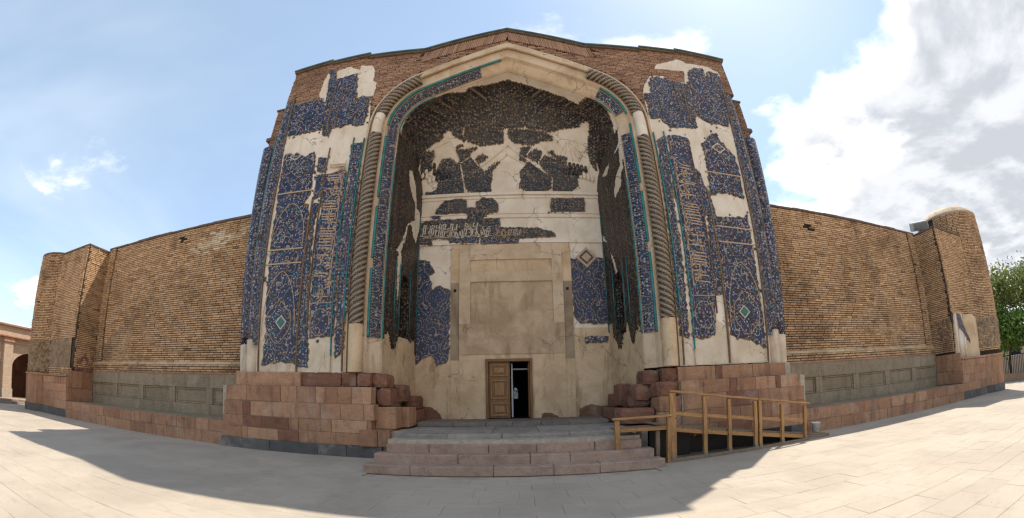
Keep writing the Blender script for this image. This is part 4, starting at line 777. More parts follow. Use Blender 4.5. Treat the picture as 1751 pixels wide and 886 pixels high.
# ================================================================ plinths of the portal
def course(parent,xs,z0,z1,y0,y1,mat,gap=.010,name='stone_block',rough=0,dark=()):
    for i,(a,b) in enumerate(zip(xs,xs[1:])):
        dy=R.uniform(-.012,.012); m=mat if i not in dark else 'darkred'
        bevel_box(name,a+gap/2,b-gap/2,y0+dy,y1,z0+gap/2,z1-gap/2,m,parent,.009,.010,rough)
pL=thing('portal_plinth','red sandstone plinth on dark base course, portal side nearest the bare left wing','plinth',group='portal plinths')
mb=MB(); mb.box(-9.38,-4.0,-.47,1.69,-.02,1.96); mb.box(-9.03,-4.6,.02,.9,1.96,2.4); mb.box(-9.5,-9.03,.45,1.68,1.96,2.42); mb.build('core','mortar_pale',pL)
course(pL,[-9.44,-7.39,-5.66,-4.71,-3.62],-.02,.33,-.53,-.1,'greystone')
course(pL,[-9.40,-8.53,-8.3,-7.08,-6.32,-5.05,-4.27,-3.95],.33,.68,-.50,-.1,'redstone',dark=(3,))
course(pL,[-9.36,-8.48,-7.72,-6.66,-6.31,-5.56,-5.18,-4.06,-3.92],.68,1.04,-.50,-.1,'redstone',dark=(1,2))
course(pL,[-9.30,-8.48,-8.16,-6.42,-5.55,-4.88,-4.16,-3.85],1.04,1.5,-.50,-.1,'redstone',dark=(1,))
course(pL,[-9.22,-8.32,-7.79,-6.96,-6.38,-5.7,-5.39,-4.97,-4.53,-3.93],1.5,1.98,-.50,-.1,'redstone')
course(pL,[-9.08,-8.57,-6.45],1.98,2.43,-.14,.3,'redstone')
course(pL,[-6.44,-5.05],1.99,2.40,-.06,.3,'darkred',rough=.25)
course(pL,[-5.04,-4.55,-4.1],1.99,2.40,-.10,.5,'darkred',rough=.5)
for (x0,x1,y0,y1,z0,z1,m,r_) in ((-4.1,-3.62,.05,.8,1.96,2.38,'darkred',.6),(-3.92,-3.5,-.05,.75,1.46,1.96,'darkred',.5),(-3.75,-3.35,.8,1.7,1.55,2.1,'darkred',.6),(-3.62,-3.2,1.7,2.9,1.3,1.75,'darkred',.6),(-3.92,-3.30,-.2,.55,.80,1.42,'redstone',0),(-3.75,-3.12,.56,1.5,.80,1.40,'redstone',0),(-3.7,-3.1,1.52,2.85,.80,1.28,'darkred',0)):
    bevel_box('stone_block',x0,x1,y0,y1,z0,z1,m,pL,.015,.01,r_)
course(pL,[-4.26,-3.72,-3.36],.33,.79,-.62,.2,'redstone')
course(pL,[-3.93,-3.36],.66,.80,-.55,.1,'redstone')
pR=thing('portal_plinth','red sandstone plinth with broken inner corner behind the wooden ramp','plinth',group='portal plinths')
mb=MB(); mb.box(4.75,9.38,-.47,1.69,-.02,1.94); mb.box(4.6,8.8,.02,.9,1.94,2.36); mb.box(8.8,9.5,.45,1.68,1.94,2.42); mb.build('core','mortar_pale',pR)
course(pR,[4.75,6.2,7.7,9.42],-.02,.35,-.53,-.1,'greystone')
course(pR,[4.78,5.9,7.12,8.2,9.38],.35,.71,-.50,-.1,'redstone',dark=(1,))
course(pR,[4.76,5.6,6.7,7.9,8.7,9.34],.71,1.14,-.50,-.1,'redstone')
course(pR,[4.78,5.41,6.23,7.4,8.25,9.30],1.14,1.58,-.50,-.1,'redstone',dark=(2,))
course(pR,[4.72,5.44,6.32,6.6,7.3,8.1,8.3,9.18],1.58,1.97,-.50,-.1,'redstone',dark=(2,5))
course(pR,[4.80,6.05,6.30,6.95,7.45,8.15,8.82],1.97,2.39,-.14,.3,'redstone',dark=(1,))
for (x0,x1,y0,y1,z0,z1,m,r_) in ((4.3,4.78,-.1,.5,1.97,2.38,'darkred',.6),(3.75,4.28,.05,.8,1.92,2.34,'darkred',.7),(4.0,4.72,-.35,.4,1.55,1.98,'darkred',.6),(3.55,4.05,.2,1.0,1.45,1.95,'darkred',.7),(4.05,4.74,-.45,.35,1.12,1.56,'redstone',.3),(3.35,4.05,.3,1.2,1.25,1.62,'darkred',.8),(3.3,3.75,1.2,2.0,1.3,2.0,'darkred',.7),(4.02,4.74,-.45,.3,.70,1.12,'redstone',.2),(2.95,4.0,-.25,.5,.82,1.26,'darkred',.45),(3.1,3.75,.52,2.9,.80,1.25,'darkred',.5),(3.3,3.7,2.0,2.9,1.25,1.7,'darkred',.7),(4.1,4.74,-.45,.4,.0,.70,'darkred',.1)):
    bevel_box('stone_block',x0,x1,y0,y1,z0,z1,m,pR,.015,.01,r_)
# ================================================================ steps
st=thing('entrance_steps','low flight of worn pink stone steps under a grey landing below the door','steps')
def step(xa,xb,y0,y1,z0,z1,mat,n,seed):
    r=random.Random(seed); xs=[xa]+sorted(xa+(xb-xa)*(i+r.uniform(-.25,.25))/n for i in range(1,n))+[xb]
    for a,b in zip(xs,xs[1:]): bevel_box('step_stone',a+.004,b-.004,y0+R.uniform(-.006,.006),y1,z0,z1+R.uniform(-.004,.004),mat,st,.018,.008)
step(-3.36,3.36,-2.70,-2.31,-.02,.20,'step',5,1); step(-3.22,3.22,-2.34,-1.97,.0,.40,'step',4,2); step(-3.02,3.02,-2.0,-1.53,.2,.60,'step',5,3); step(-2.85,2.85,-1.56,-1.1,.4,.80,'steptop',4,4)
for i in range(4):
    for j in range(5): bevel_box('landing_slab',-2.95+1.2*j+.005,-1.75+1.2*j-.005,-1.1+.98*i+.005,-.12+.98*i-.005,.7,.798+R.uniform(-.004,.004),'steptop',st,.01,.004)
step(-2.98,2.92,1.0,1.45,.79,.93,'step_dark',6,6)
for i in range(5): bevel_box('landing_slab',-2.98+1.18*i+.004,-1.80+1.18*i-.004,1.46,2.94,.8,.928+R.uniform(-.003,.003),'step_dark',st,.008,.004)
mb=MB(); mb.box(-3.0,3.0,-1.9,2.9,0,.69); mb.box(-3.7,3.7,-.42,2.99,0,.75); mb.build('core','mortar_pale',st)
# ================================================================ wings
def wing(s,label,cat_group):
    w=thing('wing_wall',label,'wall',group='brick wings beside the portal'); X=lambda a,b:sorted((s*a,s*b))
    mb=MB(); mb.box(*X(9.4,21.72),1.72,2.7,0,8.93); mb.build('core','mortar',w)
    mb=MB(); mb.box(*X(9.9,21.72),2.71,9,8.3,8.6); mb.build('roof','coping_brick',w)
    hole=(-14.84,8.42) if s<0 else (12.65,8.14)
    keep=lambda x,z:not(abs(x-hole[0])<.2 and abs(z-hole[1])<.16)
    brick_field(w,flat_frame((0,1.70,0),(1,0,0),(0,-1,0)),*X(9.42,21.66),2.9,8.86,keep)
    mb=MB(); mb.box(hole[0]-.22,hole[0]+.22,1.685,1.71,hole[1]-.16,hole[1]+.16); mb.build('putlog_hole','black',w)
    # coping, shallow pilaster strip by the tower
    n=12
    for i in range(n):
        a,b=10.0+11.6*i/n,10.0+11.6*(i+1)/n; bevel_box('coping',*X(a+.004,b-.004),1.60+R.uniform(-.01,.01),2.7,8.87,8.98+R.uniform(-.03,.02),'coping_brick',w,.01,.012)
    brick_field(w,flat_frame((0,1.60,0),(1,0,0),(0,-1,0)),*X(20.75,21.30),2.95,8.86,None,L=.28,singles=0)
    mb=MB(); mb.box(*X(20.76,21.29),1.62,1.71,2.95,8.85); mb.build('pilaster','mortar',w)
    # projecting brick plinth course with its mortar slope
    brick_field(w,flat_frame((0,1.56,0),(1,0,0),(0,-1,0)),*X(9.42,21.6),2.50,2.80,None,singles=0,L=.4,H=.1)
    mb=MB(); mb.box(*X(9.42,21.62),1.57,1.71,2.48,2.8); mb.build('ledge_core','mortar',w)
    mb=MB(); x0,x1=X(9.42,21.62); mb.add([(x0,1.55,2.80),(x1,1.55,2.80),(x1,1.69,2.93),(x0,1.69,2.93),(x0,1.69,2.80),(x1,1.69,2.80)],[(0,1,2,3),(0,3,4),(1,5,2),(3,2,5,4),(0,4,5,1)]); mb.build('mortar_slope','plaster_low',w)
    x=9.6
    while x<21.5: b=min(21.6,x+R.uniform(.9,1.5)); bevel_box('red_string_stone',*X(x+.003,b-.003),1.50,1.71,2.41,2.49,'redstone',w,.008,.006); x=b
    # grey stone dado with sunk panels
    xs=[10.2,11.95,14.28,16.69,19.08,21.66]
    xs=[9.5,11.9,14.27,16.7,19.1,21.64]
    mb=MB(); mb.box(*X(9.5,21.66),1.66,1.72,.8,2.41); mb.build('dado_core','dado',w)
    for a,b in zip(xs,xs[1:]):
        bevel_box('dado_stone',*X(a+.004,b-.004),1.52,1.70,1.86,2.41,'dado',w,.008,.006); bevel_box('dado_stone',*X(a+.004,b-.004),1.52,1.70,.80,1.22,'dado',w,.008,.006)
        bevel_box('dado_stile',*X(a+.002,a+.19),1.525,1.70,1.225,1.855,'dado',w,.008,.004); bevel_box('dado_stile',*X(b-.19,b-.002),1.525,1.70,1.225,1.855,'dado',w,.008,.004)
        pn=bevel_box('sunk_panel',*X(a+.27,b-.27),1.60,1.70,1.30,1.78,'dado',w,.02,.004)
        for (p,q,z0,z1) in ((a+.19,b-.19,1.225,1.30),(a+.19,b-.19,1.78,1.855),(a+.19,a+.27,1.30,1.78),(b-.27,b-.19,1.30,1.78)):
            o=bevel_box('panel_moulding',*X(p+.002,q-.002),1.57,1.70,z0+.001,z1-.001,'dado',None,.02,.003); o.parent=pn; o.location=o.location-pn.location
    return w
wL=wing(-1,'long tan brick wing wall with a pale repaired patch near its top','L')
wR=wing(1,'long tan brick wing wall ending at the domed corner turret','R')
# pale repaired bricks of the left wing, reset flush
tm=brick_template(.38,.076,.06,'brick')
M['brick_pale']=m_brick('brick_pale_repair',(.42,.32,.2),(.55,.43,.29),(.66,.54,.38),(.5,.38,.25)); tmp=brick_template(.37,.072,.058,'brick_pale')
for i in range(95):
    x=-12.5+R.gauss(0,.75); z=7.98+(x+12.5)*.10+R.gauss(0,.16); rr=round((z-2.9)/.0946); z=2.9+(rr+.5)*.0946
    xq=round(x/.2)*.2
    if any(abs(a-xq)<.38 and abs(b-z)<.02 for a,b in [(o[0],o[1]) for o in BRICKS.get('used',[])]): continue
    BRICKS.setdefault('used',[]).append((xq,z)); o=bpy.data.objects.new('repair_brick',R.choice(tmp)); COL.objects.link(o); o.parent=wL; o.location=(xq,1.695,z)
# ================================================================ benches
def bench(s,label):
    b=thing('stone_bench',label,'bench',group='stone benches along the wings'); X=lambda a,c:sorted((s*a,s*c))
    mb=MB(); mb.box(*X(9.45,21.62),-.27,1.6,-.02,.78); mb.build('core','mortar_pale',b)
    for z0,z1,sd in ((-.02,.40,1),(.40,.80,2)):
        x=9.46; r=random.Random(sd+(5 if s<0 else 0))
        while x<21.6:
            c=min(21.66,x+r.uniform(.55,1.35)); c=21.66 if 21.66-c<.4 else c
            bevel_box('bench_stone',*X(x+.006,c-.006),-.30+R.uniform(-.012,.012),.05,z0+.006,z1-.004,'redstone',b,.012,.008); x=c
    x=9.46
    while x<21.6: c=min(21.66,x+R.uniform(.8,1.4)); bevel_box('seat_slab',*X(x+.004,c-.004),-.02,1.55,.74,.805+R.uniform(-.006,.006),'dado',b,.01,.006); x=c
bench(-1,'low red stone bench under the wing with the repaired brick patch'); bench(1,'low red stone bench beside the white bucket')
# ================================================================ corner towers
TCX,TCY,TR=26.7,1.6,2.13
def tower(s,label,ztop,zt):
    t=thing('corner_tower',label,'tower',group='corner towers'); X=lambda a,b:sorted((s*a,s*b))
    mb=MB(); mb.box(*X(21.69,27.0),.22,6,0,zt-.05); mb.build('core','mortar',t)
    def cyl(name,r,z0,z1,mat,n=64,par=t):
        mb=MB(); vs=[(s*TCX+r*math.cos(2*math.pi*k/n),TCY+r*math.sin(2*math.pi*k/n),z) for z in (z0,z1) for k in range(n)]
        mb.add(vs,[(k,(k+1)%n,n+(k+1)%n,n+k) for k in range(n)]+[tuple(range(n)),tuple(range(n,2*n))]); return mb.build(name,mat,par)
    cyl('turret_core',TR-.04,0,ztop-.05,'mortar')
    brick_field(t,flat_frame((0,.18,0),(1,0,0),(0,-1,0)),*X(21.66,25.3),3.95 if s<0 else 4.35,zt,None,singles=170)
    brick_field(t,flat_frame((s*21.66,0,0),(0,1,0),(-s,0,0)),.2,1.66,2.5 if s<0 else 2.4,zt,None,singles=130)
    a0=math.radians(185 if s>0 else -95); 
    def cf(u):
        f=u/TR; n=Vector((math.cos(f),math.sin(f),0)); return Vector((s*TCX,TCY,0))+n*TR,n
    f0,f1=(math.radians(180),math.radians(325)) if s>0 else (math.radians(215),math.radians(360))
    brick_field(t,cf,f0*TR,f1*TR,3.9 if s<0 else 2.3,ztop,None,singles=0)
    # corner strip
    brick_field(t,flat_frame((0,.12,0),(1,0,0),(0,-1,0)),*X(21.60,21.98),3.95 if s<0 else 4.4,zt,None,L=.22,singles=0)
    mb=MB(); mb.box(*X(21.61,21.97),.14,.30,3.9,zt-.02); mb.build('corner_strip','mortar',t)
    for i in range(4): a,b=21.58+i*.94,21.58+(i+1)*.94; bevel_box('coping',*X(a+.003,b-.003),.08,.9,zt,zt+.10,'coping_brick',t,.01,.01)
    bevel_box('coping',*X(21.55,22.0),.91,1.72,zt,zt+.095,'coping_brick',t,.01,.01)
    cyl('turret_coping',TR+.07,ztop,ztop+.10,'coping_brick' if s<0 else 'mortar_pale')
    # stone foot
    xs=[21.66,22.3,23.1,23.9,24.75]
    for i,(z0,z1) in enumerate(((.0,.38),(.38,.80),(.80,1.22),(1.22,1.62),(1.62,1.97))):
        k=[21.62]+[21.62+3.3*(j+R.uniform(-.2,.2))/4 for j in (1,2,3)]+[25.0]
        for a,b in zip(k,k[1:]): bevel_box('foot_stone',*X(a+.005,b-.005),(-.32 if i==0 else -.28)+R.uniform(-.01,.01),.21,z0+.005,z1-.005,'redstone' if i else 'greystone',t,.012,.008)
    mb=MB(); mb.box(*X(21.64,25.0),-.25,.22,0,1.96); mb.build('foot_core','mortar_pale',t)
    for z0,z1 in ((.82,1.45),(1.46,2.3)):
        bevel_box('side_stone',*X(21.56,21.66),-.22,.72,z0,z1,'redstone',t,.01,.008); bevel_box('side_stone',*X(21.56,21.66),.73,1.5,z0,z1,'redstone',t,.01,.008)
    k=0; nseg=9
    for j in range(nseg):
        a=f0+(f1-f0)*j/nseg; b=f0+(f1-f0)*(j+1)/nseg
        for (z0,z1,m,rr) in ((0,.40,'greystone',2.36),(.40,2.0,'redstone',2.30)):
            mb=MB(); n=5; vs=[]
            for z in (z0+.004,z1-.004):
                for q in range(n): f=a+.003+(b-a-.006)*q/(n-1); vs.append((s*TCX+rr*math.cos(f),TCY+rr*math.sin(f),z))
            for z in (z0+.004,z1-.004):
                for q in range(n): f=a+.003+(b-a-.006)*q/(n-1); vs.append((s*TCX+(TR-.02)*math.cos(f),TCY+(TR-.02)*math.sin(f),z))
            mb.add(vs,[(q,q+1,n+q+1,n+q) for q in range(n-1)]+[(n+q,n+q+1,3*n+q+1,3*n+q) for q in range(n-1)]+[(0,n,3*n,2*n),(n-1,2*n-1,4*n-1,3*n-1)])
            mb.build('foot_stone',m,t)
    cyl('foot_coping',2.36,1.99,2.08,'redstone'); bevel_box('foot_coping',*X(21.6,25.1),-.34,.22,1.975,2.06,'redstone',t,.01,.008)
    # weathered core showing above the foot
    def rough_patch(name,us,vs,fn,amp,mat):
        mb=MB(); nu,nv=len(us),len(vs)
        for i,u in enumerate(us):
            for j,v in enumerate(vs):
                e=amp*(R.random()**1.5)*(1 if 0<i<nu-1 and 0<j<nv-1 else 0); mb.v.append(tuple(fn(u,v,e)))
        for i in range(nu-1):
            for j in range(nv-1): mb.f.append((i*nv+j,(i+1)*nv+j,(i+1)*nv+j+1,i*nv+j+1)); mb.c.append(.5)
        return mb.build(name,mat,t)
    if s<0:
        rough_patch('rubble_core',np.linspace(22.1,25.15,30),np.linspace(2.06,3.97,22),lambda u,v,e:(s*u,.16-e,v),.10,'rubble')
        rough_patch('rubble_core',np.linspace(f0+.02,f1-.02,60),np.linspace(2.08,3.95,24),lambda u,v,e:(s*TCX+(TR-.02+e)*math.cos(u),TCY+(TR-.02+e)*math.sin(u),v),.16,'rubble')
        brick_field(t,flat_frame((0,.10,0),(1,0,0),(0,-1,0)),-24.95,-21.7,2.06,2.45,None,L=.3,mat='brick',singles=0)
        mb=MB(); mb.box(-24.95,-21.68,.12,.2,2.06,2.44); mb.build('foot_core','mortar',t)
        rough_patch('dark_rubble',np.linspace(.25,1.6,12),np.linspace(2.31,3.4,10),lambda u,v,e:(s*21.64+e,u,v),.09,'darkred')
    else:
        prism('plaster_facing',ragged([(21.75,2.06),(21.85,4.35),(22.6,4.40),(23.6,4.3),(24.6,4.35),(25.1,4.1),(25.1,2.06)],.12,.04),lambda x,z,d:(x,.18-d,z),-.02,.06,'plaster_low',t)
        prism('tile_remnant',ragged([(22.35,4.3),(22.75,4.3),(22.95,3.85),(23.3,3.45),(23.75,3.0),(23.75,2.8),(23.4,2.95),(22.95,3.3),(22.6,3.55),(22.42,3.6)],.07,.03),lambda x,z,d:(x,.18-d,z),.05,.085,'tile',t)
        for x,h in ((22.0,4.3),(22.38,3.5),(22.62,3.4),(23.0,3.1)): tube('plaster_column',[Vector((x,.13,2.06)),Vector((x,.13,h))],.10,'plaster',t,10)
        rough_patch('rubble_core',np.linspace(f0+.02,f1-.02,60),np.linspace(2.45,4.15,20),lambda u,v,e:(s*TCX+(TR+.03+e)*math.cos(u),TCY+(TR+.03+e)*math.sin(u),v),.13,'rubble')
        rough_patch('rubble_core',np.linspace(.25,1.3,12),np.linspace(3.0,4.1,12),lambda u,v,e:(s*21.62-e,u,v),.08,'rubble')
        n=48; mb=MB(); rings=[(TR+.02,ztop+.10),(TR*.93,ztop+.35),(TR*.72,ztop+.60),(TR*.42,ztop+.76),(.05,ztop+.82)]
        vs=[(s*TCX+r*math.cos(2*math.pi*k/n),TCY+r*math.sin(2*math.pi*k/n),z) for r,z in rings for k in range(n)]
        mb.add(vs,[(i*n+k,i*n+(k+1)%n,(i+1)*n+(k+1)%n,(i+1)*n+k) for i in range(4) for k in range(n)]); mb.build('dome_cap','plaster_low',t,True)
    return t
tL=tower(-1,'flat-topped brick corner tower with crumbling rubble above its stone foot',8.75,8.72)
tR=tower(1,'brick corner tower whose round turret has a low domed cap',10.25,8.78)
M['deck_shade']=m_wood('painted_deck_shade',(.012,.009,.006),(.02,.014,.01),(.03,.022,.015))  # near-black wood colour, painted shade for below the ramp deck
# ================================================================ wooden ramp
rp=thing('wooden_ramp','pine access ramp with post-and-rail handrail beside the steps','ramp')
def bar(name,a,b,w,h,mat,parent=rp):
    a,b=Vector(a),Vector(b); d=b-a; L=d.length; bm=bmesh.new()
    if abs(d.z)<.9*L: w,h=h,w
    bmesh.ops.create_cube(bm,size=1)
    for v in bm.verts: v.co=Vector((v.co.x*w,v.co.y*h,v.co.z*L))
    bmesh.ops.bevel(bm,geom=bm.edges[:],offset=.006,segments=1,affect='EDGES')
    me=bpy.data.meshes.new(name); bm.to_mesh(me); bm.free(); me.materials.append(M[mat]); o=link(name,me,parent,None,None,(a+b)/2)
    z=d.normalized(); y=Vector((0,1,0)) if abs(z.y)<.9 else Vector((1,0,0)); x=y.cross(z).normalized(); y=z.cross(x)
    o.rotation_euler=Matrix((x,y,z)).transposed().to_euler(); return o
FY=lambda x:-2.16+(x-3.8)*(.58/4.66)
deck=lambda x:.80-(x-3.8)*.80/5.6
posts=[(3.77,1.66),(4.69,1.52),(5.46,1.41),(6.36,1.30),(6.53,1.31),(7.39,1.15),(8.38,1.03)]
for i,(x,z) in enumerate(posts):
    wd=.15 if i==0 else .10
    bar('post',(x,FY(x),0),(x-.02,FY(x),z),wd,.10,'pine')
    bar('foot_piece',(x,FY(x)-.012,.0),(x,FY(x)-.012,.16),wd+.012,.095,'pine_grey')
bar('rail',(3.68,FY(3.7)-.02,1.70),(6.42,FY(6.4)-.02,1.345),.11,.05,'pine'); bar('rail',(6.44,FY(6.4)-.02,1.345),(8.55,FY(8.5)-.02,1.06),.11,.05,'pine')
for (a,b) in zip(posts,posts[1:]):
    if b[0]-a[0]<.3: continue
    f=lambda x:1.16-(x-3.8)*.125
    bar('mid_rail',(a[0]+.05,FY(a[0])+.01,f(a[0])),(b[0]-.05,FY(b[0])+.01,f(b[0])),.04,.09,'pine')
    bar('edge_board',(a[0]+.03,FY(a[0])+.02,deck(a[0])-.02),(b[0]-.03,FY(b[0])+.02,deck(b[0])-.02),.05,.11,'pine')
x=3.55
while x<9.55:
    z=max(.03,deck(x)); bar('plank',(x,FY(x)+.06,z+.05),(x,FY(x)+1.34,z+.05),.148,.03,'pine_grey'); x+=.150
bar('edge_board',(8.4,FY(8.4)+.02,.12),(9.65,-1.35,.03),.05,.06,'pine_grey')
bar('ground_board',(3.85,FY(3.8)-.02,.05),(9.5,FY(9.4)-.02,.03),.04,.09,'pine_grey')
for x in (4.2,4.9,5.7,6.5,7.2): bar('prop',(x,FY(x)+1.1,0),(x,FY(x)+1.1,deck(x)),.08,.08,'pine')
bevel_box('deck_shade_board',3.9,8.3,-1.02,-.98,.0,.42,'deck_shade',rp,.004,0); bevel_box('deck_shade_board',3.45,4.6,-1.3,-1.26,.0,.7,'deck_shade',rp,.004,0)  # added boards, coloured almost black to stand in for under-deck shade
# landing part over the steps
bar('post',(2.38,-2.18,.40),(2.36,-2.18,1.08),.12,.10,'pine'); bar('post',(3.64,-2.18,0.0),(3.64,-2.18,1.09),.09,.10,'pine')
bar('rail',(2.25,-2.20,1.11),(3.72,-2.20,1.13),.11,.05,'pine'); bar('mid_rail',(2.44,-2.17,.84),(3.62,-2.17,.84),.04,.09,'pine')
bar('prop',(3.2,-1.2,.0),(3.2,-1.2,.8),.12,.12,'pine'); bar('prop',(3.42,-2.0,.0),(3.42,-2.0,.78),.1,.1,'pine_grey')
for k in range(7): bar('plank',(2.45,-2.06+.15*k,.83),(3.5,-2.06+.15*k,.83),.14,.03,'pine_grey')
# ================================================================ bucket
bk=thing('bucket','ivory plastic bucket at the foot of the ramp against the bench','bucket')
mb=MB(); n=20; prof=[(.0,.0),(.115,.0),(.15,.33),(.163,.33),(.163,.36),(.143,.36),(.108,.02),(0,.02)]
vs=[(r*math.cos(2*math.pi*k/n),r*math.sin(2*math.pi*k/n),z) for r,z in prof for k in range(n)]
mb.add(vs,[(i*n+k,i*n+(k+1)%n,(i+1)*n+(k+1)%n,(i+1)*n+k) for i in range(len(prof)-1) for k in range(n)]); b1=mb.build('pail','plastic',bk,True); b1.location=(9.70,-.62,.005)
o=tube('handle',[Vector((9.70+.16*math.cos(f),-.62-.10*math.sin(f)-.06,.30-.13*math.sin(f))) for f in [math.pi*i/12 for i in range(13)]],.006,'grey_metal',bk,6)
# ================================================================ floodlight
fl=thing('floodlight','grey box floodlight on the roof edge beside the domed turret','floodlight')
o=bevel_box('housing',-.62,.62,-.22,.22,-.24,.24,'grey_metal',None,.04,.0); o.parent=fl; o.location=(22.45,1.55,9.5); o.rotation_euler=(.35,-.12,-.5)
g_=bevel_box('lens',-.54,.54,-.24,-.215,-.18,.18,'glass',None,.01,0); g_.parent=o; 
bar('bracket',(22.3,1.6,8.85),(22.3,1.6,9.3),.08,.08,'grey_metal',fl); bar('bracket',(22.65,1.6,8.85),(22.65,1.6,9.3),.08,.08,'grey_metal',fl)
# ================================================================ arcade building beyond the left tower (faces +x)
ar=thing('arcade_building','low brick arcade with a dark pointed arch beyond the left tower','building')
XA=-34.0
def abox(n,y0,y1,z0,z1,proud,mat,back=.6): return bevel_box(n,XA-back,XA+proud,y0,y1,z0,z1,mat,ar,.02,.008)
def bay(yc,wd=1.85):
    # wall with an arched opening, y from yc-1.6 to yc+1.6
    h=[(yc-wd,.3),(yc-wd,2.2)]+[(yc-wd*math.cos(math.pi/2*i/7),2.2+1.25*math.sin(math.pi/2*i/7)**.9) for i in range(1,8)]+[(yc+wd*math.cos(math.pi/2*i/7),2.2+1.25*math.sin(math.pi/2*i/7)**.9) for i in range(6,-1,-1)]+[(yc+wd,.3)]
    pts=[(yc-2.3,.3)]+h+[(yc+2.3,.3),(yc+2.3,3.95),(yc-2.3,3.95)]
    prism('arch_wall',pts,lambda a,b,d:(XA+d,a,b),-.5,.0,'arcade_brick',ar)
    mb=MB(); mb.add([(XA-3.2,yc-2.3,.2),(XA-3.2,yc+2.3,.2),(XA-3.2,yc+2.3,4),(XA-3.2,yc-2.3,4)],[(0,1,2,3)]); mb.build('rear_wall','darkred',ar)
    mb=MB(); mb.box(XA-3.2,XA-.5,yc-2.4,yc-2.25,.2,4); mb.build('cross_wall','darkred',ar)
    abox('sill',yc-wd,yc+wd,.0,.32,.05,'greystone',.3)
def m_course(name):
    m,t,b,p=new_mat(name); q=N(t,'ShaderNodeTexBrick'); q.inputs['Scale'].default_value=1; q.inputs['Brick Width'].default_value=.3; q.inputs['Row Height'].default_value=.09; q.inputs['Mortar Size'].default_value=.012
    s_=N(t,'ShaderNodeSeparateXYZ'); t.links.new(p,s_.inputs[0]); c_=N(t,'ShaderNodeCombineXYZ'); t.links.new(math_n(t,'ADD',s_.outputs[1],s_.outputs[0]),c_.inputs[0]); t.links.new(s_.outputs[2],c_.inputs[1]); t.links.new(c_.outputs[0],q.inputs['Vector'])
    q.inputs['Color1'].default_value=(.42,.27,.17,1); q.inputs['Color2'].default_value=(.52,.36,.24,1); q.inputs['Mortar'].default_value=(.42,.36,.29,1)
    t.links.new(q.outputs[0],b.inputs['Base Color']); b.inputs['Roughness'].default_value=.9; return m
M['arcade_brick']=m_course('far_brick_courses')
for yc in (-6.8,-2.2+.0,2.4,7.0,11.6): bay(yc)
for yp in (-9.1,-4.5,.1,4.7,9.3):
    abox('pilaster',yp-.42,yp+.42,.9,4.0,.28,'arcade_brick'); abox('pilaster_foot',yp-.48,yp+.48,.0,.9,.34,'mortar_pale'); abox('pilaster_cap',yp-.5,yp+.5,4.0,4.3,.36,'redstone')
abox('cornice',-9.3,14,4.3,4.42,.45,'redstone'); abox('parapet',-9.3,14,3.96,4.3,.06,'arcade_brick'); abox('parapet',-9.3,14,4.42,5.08,.02,'arcade_brick'); abox('coping',-9.4,14.1,5.08,5.22,.2,'redstone',1.0)
mb=MB(); mb.box(XA-6,XA-.7,-9.3,14,4.4,5.0); mb.build('roof','mortar_pale',ar)
st2=thing('terrace_steps','long low steps in front of the far arcade','steps')
bevel_box('step_stone',XA+.35,XA+2.6,-9.5,14,-.02,.02+.13,'steptop',st2,.02,.004); bevel_box('step_stone',XA+.3,XA+2.1,-9.5,14,.15,.29,'step',st2,.02,.004)
# ================================================================ trees
def tree(label,loc,h,cr,seed,leafmat,nleaf,loose,trunk=.16,cat='tree',group='trees behind the right tower',name='broadleaf_tree',leaf=.16):
    r=random.Random(seed); t=thing(name,label,cat,group=group); base=Vector(loc); mb=MB()
    def limb(a,b,ra,rb,n=7):
        d=(b-a).normalized(); ref=Vector((0,0,1)) if abs(d.z)<.9 else Vector((1,0,0)); u=d.cross(ref).normalized(); v=u.cross(d); m=(a+b)/2+Vector((r.uniform(-1,1),r.uniform(-1,1),r.uniform(-.3,.6)))*(b-a).length*.07
        vs=[]; 
        for p,q in ((a,ra),(m,(ra+rb)/2),(b,rb)): vs+= [p+(u*math.cos(2*math.pi*k/n)+v*math.sin(2*math.pi*k/n))*q for k in range(n)]
        mb.add(vs,[(i*n+k,i*n+(k+1)%n,(i+1)*n+(k+1)%n,(i+1)*n+k) for i in range(2) for k in range(n)])
    top=base+Vector((r.uniform(-.3,.3),r.uniform(-.3,.3),h*.42)); limb(base,top,trunk,trunk*.7); tips=[]
    def grow(p,d,L,rad,lv):
        q=p+d*L; limb(p,q,rad,rad*.6,5)
        if lv==0: tips.append(q); return
        for _ in range(3 if lv>1 else 4):
            nd=(d+Vector((r.gauss(0,.55),r.gauss(0,.55),r.gauss(.08,.35)))).normalized(); grow(q,nd,L*r.uniform(.6,.85),rad*.6,lv-1)
        tips.append(q)
    for k in range(5):
        f=2*math.pi*k/5+r.uniform(-.4,.4); grow(top-Vector((0,0,h*.08*r.random())),Vector((math.cos(f)*.75,math.sin(f)*.75,r.uniform(.4,1.1))).normalized(),cr*.45,trunk*.5,2)
    mb.build('trunk','bark',t); lb=MB()
    for i in range(nleaf):
        c=r.choice(tips); p=c+Vector((r.gauss(0,1),r.gauss(0,1),r.gauss(0,.7)))*cr*loose; n=Vector((r.gauss(0,1),r.gauss(0,1),r.gauss(.6,1))).normalized(); u=n.orthogonal().normalized(); v=n.cross(u); sz=leaf*r.uniform(.6,1.3)
        lb.add([p-u*sz,p+v*sz*.5,p+u*sz,p-v*sz*.5],[(0,1,2,3)],r.random())
    lb.build('crown',leafmat,t); return t
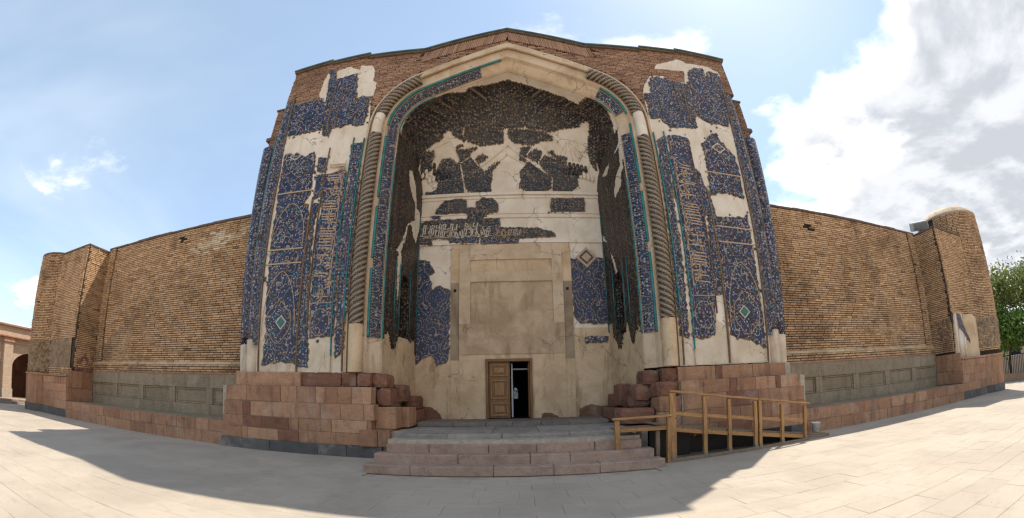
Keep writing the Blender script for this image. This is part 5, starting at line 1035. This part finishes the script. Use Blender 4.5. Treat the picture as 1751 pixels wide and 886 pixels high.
tree('tall airy pale-leaved tree rising highest behind the domed turret',(41,.8,0),11.2,5.0,5,'leaf2',16000,.17,.2,leaf=.15)
tree('dense bright green tree standing close behind the domed turret',(38.5,2.9,0),6.6,2.8,9,'leaf',16000,.2,.14,leaf=.16)
tree('small rounded green tree nearest the picture edge on the right',(38.0,.2,0),5.6,2.5,12,'leaf',14000,.2,.13,leaf=.15)
tree('distant yellowish treetop just showing above the arcade roof',(-44,7.5,0),8.2,3.2,21,'leaf2',5000,.16,.16,group='trees beyond the arcade')
# building and railing beyond the trees
fbd=thing('far_building','tan brick building glimpsed behind the trees on the right','building')
bevel_box('wall',52,60,-14,16,0,6.2,'arcade_brick',fbd,.05,0); bevel_box('cornice',51.8,60.2,-14.2,16.2,6.2,6.5,'redstone',fbd,.03,0)
for k in range(6): 
    wv=bevel_box('window',51.94,52.1,-12+4.6*k,-10.4+4.6*k,2.0,4.2,'black',fbd,.01,0)
    q=bevel_box('window_frame',51.9,52.0,-12.1+4.6*k,-10.3+4.6*k,1.9,2.0,'white_metal',None,.01,0); q.parent=wv; q.location=q.location-wv.location
gt=thing('metal_railing','dark metal railing with low wall under the trees at the right edge','railing')
bevel_box('low_wall',36.9,37.2,-1.0,9,0,.55,'redstone',gt,.02,.006)
y=-.9
while y<9: bar('baluster',(37.05,y,.55),(37.05,y,1.9),.05,.05,'black',gt); y+=.17
bar('top_rail',(37.05,-1,1.92),(37.05,9,1.92),.07,.06,'black',gt)
# ---------------------------------------------------------------- put every thing's empty at its base
bpy.context.view_layer.update()
for o in list(bpy.data.objects):
    if o.type!='EMPTY' or not o.children: continue
    if o.name.startswith('pavement'): continue
    lo=[1e9]*3; hi=[-1e9]*3
    for c in o.children:
        if c.type!='MESH': continue
        for b_ in c.bound_box:
            p=c.matrix_world@Vector(b_)
            for i in range(3): lo[i]=min(lo[i],p[i]); hi[i]=max(hi[i],p[i])
    d=Vector(((lo[0]+hi[0])/2,(lo[1]+hi[1])/2,lo[2])); o.location=d
    for c in o.children: c.location=c.location-d
